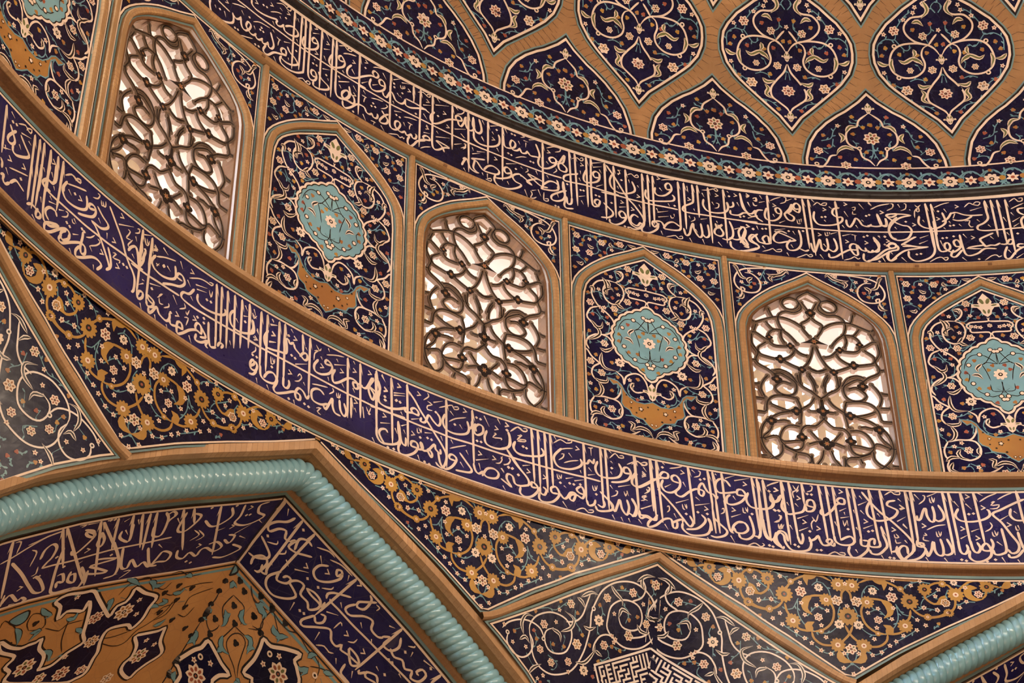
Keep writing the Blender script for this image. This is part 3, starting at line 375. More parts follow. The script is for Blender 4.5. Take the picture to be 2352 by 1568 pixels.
'LO':'a -506 285 -483 49;t -475 284 -449 269;d -456 243;d -433 248;t -424 262 -385 288 -367 277 -348 275 -345 297 -369 285 -373 269;t -399 232 -339 253;m -467 219 -442 190 -424 161 -437 136 -462 133 -464 157 -443 195 -426 218;m -430 142 -427 112 -407 104 -374 121 -339 148 -335 167 -367 192 -400 221;t -399 169 -384 151;t -479 79 -437 104;t -473 100 -464 79;t -352 228 -332 219;v -433 56;v -350 83;t -427 16 -377 38 -320 61;m -467 -53 -448 -39 -449 -65 -432 -76 -409 -50;m -409 -50 -380 -13 -350 -19 -326 -28;d -354 16;t -446 0 -426 -23;a -321 285 -301 -7;a -289 287 -273 16;a -262 291 -245 40;a -219 288 -212 129;m -213 260 -214 193 -209 132 -207 71;a -172 291 -166 194;m -170 270 -162 177 -172 149 -184 139 -213 135 -233 105 -219 91 -182 91;a -139 292 -135 130;t -244 174 -233 157;t -195 189 -183 167;t -171 130 -161 113;v -191 245;t -118 236 -83 269 -53 267 -30 265 -26 282 -47 275 -55 255;t -97 204 -46 229 13 253;m -99 216 -114 177 -109 151;m -484 23 -470 10 -467 -19;a -311 135 -299 -53;a -282 160 -270 -73;a -256 176 -250 -45;m -299 -72 -274 -52 -245 -53 -214 -60 -217 -81 -237 -90 -241 -69 -232 -43;t -261 -97 -236 -114;t -231 22 -222 -3;m -208 216 -213 114 -211 32 -204 -39 -190 -72 -153 -74 -103 -35;m -110 -35 -163 -63 -184 -86 -178 -113 -148 -102 -100 -49 -62 -20 -39 -30 -44 -60;m -124 -1 -139 19 -171 13 -191 -15 -186 -37 -165 -52;m -176 243 -171 162 -181 137 -210 136 -234 106 -222 87 -169 79 -111 80 -37 80 36 78 109 81 182 83 253 89 311 90 370 85 399 88;a -135 278 -133 24;m -105 203 -119 159 -97 124 -52 121 -4 136 29 161 31 192 20 230;t -98 205 -36 232 16 251;t -115 237 -80 269 -57 262 -27 263 -26 280 -47 273 -55 254;t -86 182 -64 164;d -46 188;v -12 185;t 57 250 85 264 95 290 80 291;t 106 271 114 247 127 257;t 117 273 128 251 137 262 133 285;m -13 106 28 124 74 153 87 189 72 211 47 205 47 182 82 196;m 91 226 126 199 166 177 163 154 130 130 93 128 72 125 95 117 122 91 158 46 197 -10 212 -42;m 160 279 211 217 257 158 288 100 333 43;t 105 170 123 151;t 166 131 171 101;t 100 68 79 40 53 23;t -183 36 -135 55;t -182 68 -168 54;t -121 40 -92 57;t -99 19 -70 41 -67 63 -82 62;t -40 53 -33 38 -19 42;t -30 63 -13 47;d -65 13;d -46 6;t -23 -18 10 3;d 24 46;d 39 42;m -39 -30 -41 -57 -72 -87 -88 -74 -85 -53 -61 -28;m -83 -64 -95 -98 -75 -105 -25 -64 26 -29 55 -30 61 -61 42 -75 30 -49 34 6 33 37;m 26 -45 7 -84 15 -110 51 -90 102 -50 137 -41 161 -55 138 -94;t 80 -5 98 -24;t 80 -5 118 26 135 55 119 63;v 153 10;v 212 118;v 239 278;t 225 224 313 272;t -30 -99 -11 -120;m 184 65 207 16 213 -24 190 -58;t 282 236 297 233 287 205 279 186 307 193;t 215 55 236 63 219 31 261 42 256 25;t 317 200 294 157 302 150;m 299 127 316 160 342 178 358 143 373 94 393 134 394 175;t 331 231 341 208;t 325 246 348 263 349 284 335 277;a 370 292 369 68;t 379 276 424 301;t 385 263 397 231 411 234;t 399 266 411 234 414 263;d 396 200;a 430 287 429 108;v 457 252;t 500 285 532 263;t 466 211 517 239 580 262;m 462 215 442 168 466 133;t 324 126 341 111;d 283 38;d 305 37;v 252 3;t 115 -82 122 -106;d 516 191;t 468 172 489 173;m 325 76 369 76 434 78 491 83 556 86 624 90;m 328 55 357 9 359 -54 347 -69;m 335 179 382 138 393 160 402 199;a 374 219 378 -61;m 380 -53 391 -78 413 -57 413 -31 392 -35 385 -62;a 430 266 437 -73;m 438 -53 448 -79 475 -68 482 -37 459 -26 441 -25 451 -45 480 -51;m 456 210 443 167 462 140 507 130 556 143 589 168 588 205 581 234;t 467 210 521 241 581 261;d 514 185;t 534 202 558 184;t 473 161 488 185;t 501 282 533 263;v 455 243;t 608 279 627 244;m 519 92 573 121 622 142 647 175 632 206 606 206 599 181 632 179;v 684 264;t 661 205 683 178;t 670 221 732 257 775 264 804 262 814 278 789 273;t 712 210 782 231;t 721 189 781 206;m 731 168 731 135 755 116 813 117 876 135 903 158 897 182;m 708 181 680 136 646 124 634 100 650 84 716 78 788 82 860 85 960 90 1046 92 1118 91;t 689 128 705 111;t 794 228 808 196 815 234;d 786 168;d 811 170;t 446 43 511 67;t 587 70 617 33;t 410 19 381 -7;t 400 35 415 35;d 462 24;m 456 -80 460 -110 479 -91 502 -51 520 -78 564 -89 582 -64 579 -34;t 499 -1 526 37 507 18;t 509 6 516 -22 537 -15;t 566 10 571 -6 542 -31;d 585 -30;v 623 -19;m 582 -64 593 -90 634 -78 662 -74 652 -47 631 -54 629 -94 638 -114 665 -95 703 -55 743 -31 772 -34 768 3 745 10 734 -17 743 -31;m 745 -50 742 -84 777 -80 816 -47;m 768 3 801 -36 767 -56;d 742 41;d 780 57;d 782 32;t 656 67 666 47 633 20;t 671 30 680 16 691 49;t 665 -7 689 2 680 -43;v 726 21;m 809 55 817 -26 833 -70 867 -57;m 816 -47 805 -80 820 -88;t 703 -85 721 -119;t 404 -92 419 -126;t 494 -98 505 -126;t 566 -107 576 -124;a 836 285 863 -53;m 854 -5 861 -65;a 868 288 889 -25;m 873 -47 885 -20 906 -21 894 -45;a 906 287 925 -28;a 950 289 969 -3;a 995 289 1006 18;a 1042 292 1054 45;m 949 206 931 168 942 120 987 106 1043 124 1077 150 1077 184 1064 218;d 1023 181;t 967 169 983 151;t 1015 273 1032 248;t 1010 208 1038 220;t 1064 259 1073 230 1090 254;t 1069 283 1083 250;v 1094 122;t 1096 175 1109 154;t 941 25 950 4;a 1116 289 1122 82;a 1155 291 1160 103;m 1165 213 1144 160 1151 123 1167 107;a 1228 287 1236 144;a 1265 289 1263 159;t 1181 288 1193 271;t 1173 252 1215 269;v 1195 202;t 1174 152 1216 168;m 1052 90 1124 89 1231 93 1338 94 1445 93 1553 90 1659 86 1766 85 1872 83 2009 95;a 1045 244 1055 92;a 1115 284 1130 -35;m 1132 -8 1140 -63 1173 -79 1222 -67 1233 -35 1211 -13 1180 -26 1158 -67;t 1067 249 1090 235;t 1063 254 1075 233;m 1070 216 1074 170 1062 140;t 1098 184 1107 162;t 1078 125 1103 119;t 1096 77 1098 55 1075 29;d 1083 23;d 1108 23;m 1071 -47 1097 -20 1088 -1 1073 -26 1079 -56 1107 -54 1115 -23 1103 -3;m 1114 -51 1095 -81 1068 -89;t 1114 -91 1123 -119;t 1178 -97 1194 -121;a 1154 292 1166 -30;m 1159 191 1147 157 1158 114 1193 114 1236 126 1278 138 1282 175 1275 220 1290 221 1298 204 1322 224;t 1176 249 1218 268;t 1183 288 1195 277;v 1197 205;t 1173 147 1215 166;a 1228 292 1239 -59;m 1240 -31 1235 -60 1220 -95 1239 -112 1287 -88 1341 -54 1377 -56 1379 -82 1358 -86 1349 -57 1367 -21 1396 -27 1419 -56 1432 -30;a 1263 297 1275 -26;m 1274 0 1277 -52 1299 -55 1311 -29 1306 -4;t 1190 71 1196 33 1210 41;t 1201 70 1213 42 1215 70;d 1201 16;d 1288 247;v 1328 248;t 1299 292 1315 276;m 1323 217 1331 194 1361 175 1391 156 1408 171 1403 197 1382 192 1362 162;a 1372 292 1382 186;d 1313 143;d 1335 137;t 1394 233 1405 219;a 1418 296 1428 -31;t 1338 104 1410 141;v 1310 39;t 1341 7 1365 19 1381 47 1369 62 1356 42;t 1393 26 1404 11;d 1313 -108;t 1341 -101 1350 -126;d 1407 -92;d 1432 -97;m 1521 14 1499 30 1471 27 1447 5 1446 -29 1461 -49 1504 -49 1545 -26;t 1445 42 1483 54 1540 67;t 1456 280 1479 256 1488 275;t 1447 240 1472 253 1451 228 1447 184;t 1530 297 1539 279;t 1522 253 1578 278 1628 292;t 1488 226 1499 210;v 1498 171;m 1475 202 1452 159 1458 127 1494 124 1542 151 1561 192 1545 219 1524 223 1518 199 1557 204;t 1583 259 1594 244;t 1571 218 1641 248;v 1618 199;m 1579 194 1563 151 1573 114 1607 131 1662 181 1705 183 1721 149 1700 139 1691 170 1748 175;a 1651 292 1666 -53;t 1622 130 1637 110;t 1536 128 1544 107;t 1685 295 1697 279;v 1695 239;a 1728 294 1742 -19;m 1734 169 1769 171 1802 243 1810 239 1783 177 1807 118 1820 152 1790 188 1841 168;v 1787 268;t 1689 134 1701 112;a 1827 297 1839 23;m 1838 252 1853 209 1841 161 1849 123 1906 112 1970 132 2007 155;t 1858 289 1884 258;v 1886 209;d 1883 169;d 1888 150;a 1918 295 1929 62;v 1966 269;t 1939 218 2005 239;t 1939 204 2005 225;d 1954 179;d 1975 177;t 1567 77 1575 60 1549 33;t 1593 61 1598 36 1619 46;t 1604 66 1609 34 1618 66;m 1517 -43 1533 -63 1558 -10 1571 17 1573 -23 1589 -57 1624 -61;m 1613 29 1622 -28 1645 -52 1658 -25 1641 22;a 1682 68 1687 -44;v 1710 60;t 1705 23 1716 1;t 1477 -82 1505 -69 1485 -98 1507 -108;m 1753 52 1763 -10;t 1774 61 1789 33 1802 67;d 1793 28;m 1834 248 1851 192 1845 154 1853 122 1896 113 1959 129 2015 160;a 1823 279 1842 -63;m 1841 -22 1843 -76 1868 -106 1896 -101;a 1919 293 1938 -91;m 1908 -35 1894 -20 1866 -32 1856 -57 1871 -85 1889 -104;m 1876 -110 1945 -88 1979 -54 1970 5 1968 60;m 1972 47 1989 -50 2014 -67 2017 -32 2013 -20;m 1986 -58 1973 -91 1981 -122 2022 -122 2070 -87 2090 -44 2076 -22 2051 -28 2049 -54 2084 -54;a 2015 296 2031 -67;t 1861 296 1880 262;v 1886 214;d 1883 171;d 1884 150;v 1966 271;t 1935 215 1999 239;t 1936 201 1999 224;d 1951 175;d 1976 175;m 2008 161 2009 133 2051 143 2086 143 2086 164 2064 177 2043 161 2058 139;t 1981 121 1992 104;v 1884 55;t 1861 4 1920 25;t 2045 102 2094 125;m 2023 267 2063 226 2099 177 2150 119 2193 66 2229 23 2257 -22 2258 -64 2238 -113 2210 -109 2196 -94;v 2087 272;t 2139 301 2147 283 2116 248;t 2140 251 2169 241 2141 223 2141 201 2170 205;t 2176 258 2232 288;m 2107 138 2101 114 2129 118 2149 169 2178 144 2206 127 2220 147 2216 181 2198 202;d 2192 204;a 2253 300 2262 -104;m 2247 215 2234 166 2255 125 2311 118 2374 141 2392 176 2381 222;t 2211 240 2260 270 2289 285 2303 265 2327 275 2324 288 2296 277;t 2278 245 2300 224;v 2366 279;t 2272 178 2310 210 2374 241;d 2307 173;t 2335 184 2353 162;m 2388 175 2409 197 2409 233;a 2411 295 2424 -32;m 1798 77 1869 87 1939 86 2024 86 2108 85 2193 87 2291 85 2396 92 2500 93 2604 93 2738 93;d 2437 265;d 2461 263;m 2430 226 2423 173 2444 159 2475 185 2475 221 2451 227 2430 204 2437 178;d 2441 122;d 2465 124;t 2482 293 2514 235;m 2500 208 2486 160 2500 122 2556 116 2611 135 2639 169 2636 219 2626 245;v 2556 239;v 2619 283;d 2622 251;t 2542 205 2556 206 2535 177 2587 188 2584 176;t 2563 303 2581 273;t 2640 249 2689 295 2717 275 2741 283;t 2682 238 2702 241 2681 212 2723 211;m 2667 193 2660 154 2687 127 2739 129;d 2716 180;t 1816 -101 1834 -127;d 1911 -119;d 1946 -115;t 1949 10 1964 -19;t 1987 39 2018 59;t 2001 21 2012 1;v 2057 19;t 2081 64 2085 37 2099 43;t 2091 71 2106 45 2105 73;d 2101 15;t 2127 54 2172 68;m 2084 -61 2118 -47 2111 -15 2104 -18 2118 -54 2146 -50 2168 -77 2174 -54 2153 -34 2146 -50 2187 7 2194 -18 2223 -35 2222 -8;d 2145 29;d 2169 28;t 2224 71 2235 46;t 2284 72 2298 52;d 2130 -118;d 2158 -122;t 2088 -93 2103 -129;m 2209 -27 2223 -90 2252 -115 2293 -86 2320 -34 2299 -14 2278 -22 2278 -43 2313 -44;m 2337 14 2382 -33 2410 -65 2397 -84 2348 -94 2314 -99;t 2278 17 2326 45 2375 70;t 2375 42 2389 18;t 2341 -41 2362 -68;v 2458 50;t 2434 3 2510 36;m 2420 -20 2431 -58 2452 -72 2479 -48;t 2452 -9 2462 -47;m 2472 -51 2500 -76 2555 -65 2569 -32 2541 -13 2500 -27 2472 -79;v 2542 50;t 2552 25 2576 33 2590 59 2583 75;t 2597 33 2625 42 2639 68 2632 84;m 2618 133 2639 104 2673 58 2737 0;d 2628 26;d 2652 26;t 2586 5 2604 -14;d 2686 -2;m 2626 242 2636 209 2632 157 2604 133 2583 126;d 2619 251;v 2619 280;t 2640 251 2682 291 2710 278 2738 283 2738 298 2717 295;t 2696 247 2709 248 2688 219 2730 226 2726 214 2681 202;m 2671 199 2657 165 2674 135 2722 129 2791 144 2833 164 2837 187 2823 205;d 2716 181;d 2736 177;a 2766 304 2782 -24;a 2804 305 2816 -42;a 2844 306 2860 -57;a 2877 306 2891 -20;t 2901 306 2915 284;t 2897 260 2939 295 2973 283 3005 296 3002 310 2981 300;m 2583 94 2653 92 2722 93 2804 94 2894 95 2996 96 3099 99 3170 97;m 2618 134 2653 92 2694 41 2741 -8 2748 -41 2727 -55 2693 -66 2665 -60 2652 -22 2624 -17 2617 -47 2644 -88 2617 -75 2583 -58;m 2699 -70 2696 -107 2726 -122 2767 -106 2802 -60 2789 -29 2765 -22 2765 -50 2795 -48;t 2583 62 2594 80;t 2600 28 2628 48 2639 73 2628 80;d 2628 23;d 2649 23;t 2583 5 2600 -18;t 2711 61 2756 79;v 2745 36;d 2686 -4;v 2841 29;t 2593 -97 2610 -120;m 2813 -36 2815 -70 2839 -77 2850 -46 2830 -31;m 2809 -72 2808 -108 2835 -121 2883 -107 2918 -69 2925 -38 2905 -9 2878 -24 2884 -50 2918 -48;t 2914 73 2920 46 2930 49;t 2924 72 2937 51 2941 77;d 2933 24;t 2965 59 3010 78;d 2988 36;d 3012 36;d 3050 46;t 3016 59 3071 81;m 2925 -38 2952 -66 2972 -54 2993 -19 3021 -19 3006 -66 2986 -57 2993 -34 3027 -24 3061 -36 3072 2 3056 34 3028 12 3041 -6 3072 -12;t 2953 12 2967 2;t 2944 -86 2971 -121;t 3018 -122 3052 -99 3073 -97 3092 -113 3119 -106 3120 -92 3093 -99;m 2945 242 2902 185 2902 148 2928 120 2990 124 3046 154 3064 181 3054 207;t 2920 223 2966 246 3011 260;t 2957 154 2998 177 3043 193;t 2986 224 3006 201;t 2941 204 2958 209 2951 185 2926 163;v 3038 266;m 3067 189 3095 189 3109 215 3129 199 3137 230;a 3075 309 3084 -52;m 3084 -37 3097 -69 3128 -54 3136 -24;t 3101 291 3118 292 3132 299;t 3118 292 3120 244;t 3101 165 3120 145;t 3096 117 3140 133;t 3052 134 3058 117;a 3174 307 3182 -47;m 3180 -12 3189 -39 3175 -60 3148 -49;a 3203 308 3215 -68;m 3157 221 3142 173 3161 134 3215 130 3277 153 3296 198 3280 239;d 3238 198;t 3233 241 3246 230;t 3230 174 3240 159;t 3225 306 3241 292;t 3227 258 3262 297 3282 276 3309 280 3306 294 3286 288;m 3231 109 3282 122 3331 149 3349 190 3334 223 3310 217 3312 188 3349 190;m 3164 34 3210 -5 3236 -34 3228 -64 3181 -83 3147 -85 3134 -60;t 3121 59 3127 31 3141 35;t 3135 62 3141 35 3149 66;d 3142 10;t 3224 89 3240 68;t 3271 90 3343 119;t 3228 18 3259 36 3267 60 3253 60;a 3371 306 3387 -34;t 3328 244 3391 281 3417 258 3441 271 3438 285 3414 276;m 3381 212 3355 162 3357 126 3390 119 3439 152 3487 193;v 3424 208;t 3304 69 3313 42 3321 66;t 3321 77 3330 47;m 3223 -16 3245 -67 3263 -27 3278 12 3289 -42 3315 -72 3330 -25 3319 22;m 3322 -56 3362 -68 3374 -15 3350 37;a 3463 306 3471 -15;a 3500 307 3501 137;t 3422 83 3450 104 3454 127 3441 127;t 3400 34 3427 48 3407 58 3435 78;t 3401 -16 3466 24;m 3387 -26 3396 -53 3436 -51 3468 -65 3493 -31;t 3231 -92 3246 -120;t 3281 -94 3293 -120;t 3324 -91 3333 -114;m 3346 37 3371 -15 3355 -69 3342 -72;a 3375 308 3387 -33;t 3355 251 3390 278 3424 264 3444 269 3445 284 3421 278;m 3387 200 3358 164 3357 127 3390 116 3438 146 3487 186 3522 205 3562 214 3564 241 3537 246 3519 216 3549 208;a 3466 308 3485 -54;a 3501 308 3521 -74;v 3424 198;t 3423 249 3442 224;d 3535 275;t 3537 305 3550 293;m 3535 197 3523 158 3544 126 3584 127 3626 165 3632 211 3610 240 3586 227 3592 202 3628 195;t 3576 277 3613 289 3651 306;v 3649 266;t 3542 151 3580 178;t 3649 207 3664 177;a 3683 307 3703 -45;m 3612 155 3604 124 3637 112 3686 155 3727 178 3766 171 3757 140 3738 151 3741 196 3762 222 3774 195 3792 169 3818 163;t 3704 296 3723 278;t 3714 250 3745 264 3753 291 3740 296;d 3750 242;d 3774 251;a 3795 303 3812 70;m 3807 98 3819 -81;a 3822 301 3839 133;m 3830 146 3842 -77;m 3921 229 3897 262 3865 268 3840 244 3834 206 3852 180 3898 185 3952 201;m 3818 166 3836 140 3844 156;a 3874 303 3881 126;m 3879 141 3887 69 3892 -3 3902 -52 3920 -63;t 3892 276 3950 305;t 3944 271 4031 300;t 3837 296 3846 287;v 4002 258;m 3917 177 3896 158 3894 121 3926 116 3974 142 4003 184 3986 218 3959 214 3957 184 3996 183;t 3930 172 3945 148;m 3501 131 3542 89 3593 34 3636 -22 3673 -65 3694 -39 3676 1;m 3437 116 3443 96;t 3444 129 3454 120 3436 90;t 3408 66 3435 68 3414 53 3440 44;t 3397 -16 3466 18;m 3383 -41 3395 -74 3422 -60 3455 -67 3482 -65 3487 -32;m 3462 -59 3437 -93 3439 -117 3480 -98 3529 -51 3569 -43 3579 -91 3599 -87 3601 -51 3574 -63 3629 -31 3634 -51;t 3548 -4 3562 13 3560 38 3549 29;t 3601 65 3676 102;t 3637 65 3642 37 3652 35;t 3651 68 3662 41 3661 70;d 3657 8;t 3587 -3 3599 -29;t 3717 125 3739 107;t 3710 72 3794 99;v 3772 62;d 3724 32;d 3777 31;m 3634 -51 3632 -87 3670 -115 3729 -111 3776 -88 3792 -35 3778 6;m 3652 -87 3712 -72 3753 -35 3765 -4 3743 21;m 3782 6 3793 -21 3797 -70;m 3809 18 3845 -18 3882 -55 3867 -86 3820 -105 3788 -100;t 3853 45 3873 59 3872 84 3861 75;v 3927 83;t 3911 36 3968 64;t 3981 107 3982 77 3998 76;t 3994 109 4005 81 4007 115;d 4030 74;m 3908 -58 3924 -12 3958 15 3990 6 4000 -28 3972 -54 3934 -54 3923 -27;m 3951 7 3990 13;m 4013 61 4028 5 4030 -53 3996 -87 3957 -86 3946 -59;m 4030 -60 4062 -62 4068 -25;a 4044 302 4066 -47;a 4072 299 4088 29;m 4087 57 4096 -28 4113 -62 4138 -65 4153 -34;a 4106 297 4124 -82;m 4018 208 4004 162 4024 121 4075 114 4134 127 4156 156 4153 192 4141 205 4144 169 4177 181 4193 213;t 4130 271 4194 299;d 4137 234;v 4177 248;a 4207 304 4209 178;m 4211 193 4201 155 4211 119 4232 115;d 4156 119;d 4179 118;t 4150 41 4187 65 4192 87 4176 85;t 4172 33 4176 5 4184 31;t 4188 36 4195 4;t 3900 -81 3922 -123;t 3986 -131 4026 -107 4045 -111 4064 -123 4084 -109 4072 -100;d 4112 -108;d 4131 -113;t 3381 -84 3400 -108;t 3530 -80 3549 -111;t 3768 -115 3777 -127;m 4155 -20 4148 -64 4167 -97 4185 -116 4192 -101;m 4146 -50 4175 -10 4206 -20 4217 -69;m 4064 113 4103 115 4136 131 4152 163 4144 221 4153 170 4186 183 4199 221;a 4080 279 4071 -53;m 4068 -39 4057 -70 4050 -71;a 4105 297 4120 -75;m 4082 57 4091 -36 4108 -69 4140 -65 4153 -27;t 4124 263 4156 286 4196 303;d 4135 235;v 4172 247;a 4209 305 4230 -88;a 4249 303 4274 -54;m 4270 -25 4285 -74 4300 -43 4297 -8;t 4272 291 4289 263 4305 295;t 4288 248 4302 265 4268 246 4272 209;v 4297 212;a 4322 305 4326 171;m 4333 180 4316 133 4276 114 4230 104 4201 133 4201 170;m 4335 165 4335 136 4367 140 4383 171 4374 207 4348 204 4342 173 4382 163;t 4347 259 4373 270 4379 297 4366 299;d 4348 245;d 4371 244;t 4230 178 4241 157;t 4275 176 4292 156;d 4161 116;d 4183 116;t 4148 41 4175 49 4187 80 4178 93;t 4170 30 4174 5 4190 7;t 4186 32 4187 7 4202 34;m 4151 -41 4139 -72 4156 -98 4187 -115;m 4181 -109 4158 -76 4155 -41 4175 -20 4196 -35 4202 -77 4231 -117 4281 -121 4326 -105 4342 -67 4333 -25;t 4234 35 4248 8;t 4279 81 4342 111;v 4316 64;t 4282 5 4335 33;t 4361 102 4380 75 4397 121;t 4380 71 4368 81 4353 57 4356 21;v 4389 32;d 4341 9;d 4252 -85;d 4271 -94;m 4331 -54 4364 -36 4385 -12 4389 -33 4405 -67 4436 -64 4457 -40 4446 -27 4426 -43 4461 -68 4469 -46;d 4370 -103;d 4392 -101;t 4421 -130 4464 -104 4487 -116 4515 -120 4516 -106 4488 -105;a 4413 305 4435 -49;a 4453 302 4471 -31;m 4470 -2 4476 -38 4505 -56 4555 -52 4576 -28 4561 -1 4535 -7 4502 -28;a 4491 302 4503 -21;m 4420 160 4411 130 4435 121 4477 159 4506 199 4544 203 4547 233 4522 238 4508 218 4531 198;v 4533 280;t 4514 155 4554 178;t 4539 151 4543 133;t 4516 112 4564 124;t 4527 98 4533 62 4545 92;t 4549 100 4552 64;d 4550 45;t 4482 86 4492 58;a 4568 302 4582 -35;a 4598 301 4616 -32;m 4613 -3 4612 -47 4642 -51 4651 -22 4621 -17;t 4591 170 4595 148;t 4619 202 4669 229;t 4632 263 4645 242;m 4647 290 4685 230 4733 167 4783 119 4832 64 4869 15 4888 -27 4885 -70;a 4686 301 4708 -39;m 4708 -10 4710 -46 4684 -55 4654 -50 4658 -14 4684 -5 4680 -41;a 4745 302 4766 -92;m 4685 230 4664 184 4668 140 4703 113 4752 117 4804 142 4827 181 4799 201 4776 214 4785 237 4823 247;t 4768 277 4805 302 4821 288 4849 286 4851 305 4823 299;t 4837 259 4853 241;v 4854 201;t 4717 158 4730 137;t 4628 170 4647 146;v 4649 102;t 4632 56 4687 83;d 4658 40;d 4680 46;t 4595 61 4602 43;a 4729 71 4736 21;m 4731 35 4748 -36 4732 -66 4698 -97 4662 -96 4652 -72;m 4549 -59 4539 -96 4560 -130 4598 -119 4639 -80 4648 -51;t 4577 -78 4588 -99;t 4710 -103 4722 -127;d 4754 -114;d 4775 -116;v 4792 61;t 4801 36 4814 15 4795 11 4792 32;t 4795 3 4798 -22 4823 -17;t 4817 114 4866 146;t 4846 101 4867 73;t 4843 -1 4853 -15;m 4767 -78 4792 -69 4799 -40;m 4801 -47 4792 -76 4811 -118 4828 -131;m 4851 -87 4850 -44 4826 -38 4805 -68 4818 -110 4852 -126 4880 -117;a 4880 310 4885 147;a 4907 304 4910 134;a 4880 308 4887 -40;m 4887 -18 4878 -69 4850 -99 4816 -130;a 4910 306 4913 -24;m 4910 5 4906 -32 4935 -37 4938 -16 4914 -17 4946 -51 4922 -95 4884 -118 4847 -124;v 4849 206;t 4927 292 4951 259;t 4944 229 4975 257 4981 283 4969 286;t 4993 280 5051 308;t 5004 273 5007 243 5016 243;t 5017 281 5022 244 5032 274;m 4926 158 4925 129 4942 137 4963 190 4977 205 4978 161 4992 125 5010 125 5018 170 5013 221;m 5015 140 5034 126 5063 142 5065 179 5044 230;a 5076 309 5093 -81;a 5107 306 5121 -30;m 5118 13 5123 -59 5145 -73 5163 -44 5158 -15;a 5169 307 5180 -29;m 5180 14 5189 -50 5210 -64 5226 -36 5213 0;a 5236 311 5252 -14;v 5202 285;t 5129 254 5151 217;t 5187 240 5215 204;m 5147 210 5126 165 5148 133 5207 127 5268 142 5301 167 5300 197 5289 204;d 5196 174;d 5220 178;t 5259 308 5283 289;t 5260 252 5307 285 5357 307;v 5273 215;t 5319 248 5338 255 5316 230 5358 233 5343 211 5307 208;t 5354 266 5396 292 5437 309;m 5489 267 5429 239 5365 204 5317 175 5354 123 5389 51 5420 -14 5408 -57 5378 -67 5361 -42;a 5455 313 5465 114;m 5413 210 5404 167 5426 137 5468 133;t 5425 192 5440 177;t 5350 138 5395 167;v 5389 108;t 5420 101 5422 75 5434 75;t 5432 104 5439 75;t 5263 65 5289 80 5304 102 5295 124;t 5298 65 5301 40 5312 37;t 5311 73 5318 40 5328 65;v 5151 82;t 5133 20 5172 43;t 5193 65 5236 83;v 5220 25;v 4954 94;t 4966 69 5018 96 5067 105;t 4952 50 4962 36 4944 35;t 4946 28 4941 6 4970 0;t 5013 60 5016 31 5025 31;t 5026 64 5031 32 5041 61;t 4845 96 4864 71;t 4846 -6 4856 -20;m 4951 -58 4952 -94 4975 -57 4986 -13 4993 -6 4993 -56 5007 -84 5031 -83 5037 -40 5029 17;m 5032 -76 5055 -82 5080 -67 5079 -32 5062 18;t 4940 -101 4954 -129;t 5035 -101 5052 -129;d 5122 -109;d 5145 -115;m 5171 -51 5165 -94 5191 -118 5232 -114 5271 -85 5277 -42 5259 -7 5236 -28 5241 -50 5276 -49 5293 -14 5286 22;m 5286 -42 5296 -74 5331 -71 5355 -42 5348 87;d 5249 -117;d 5291 -106;t 5313 4 5338 -21;t 5325 -92 5340 -127;t 5401 -106 5412 -128;m 5360 -71 5368 -92 5404 -85 5441 -43;m 5426 65 5430 14 5441 -43',
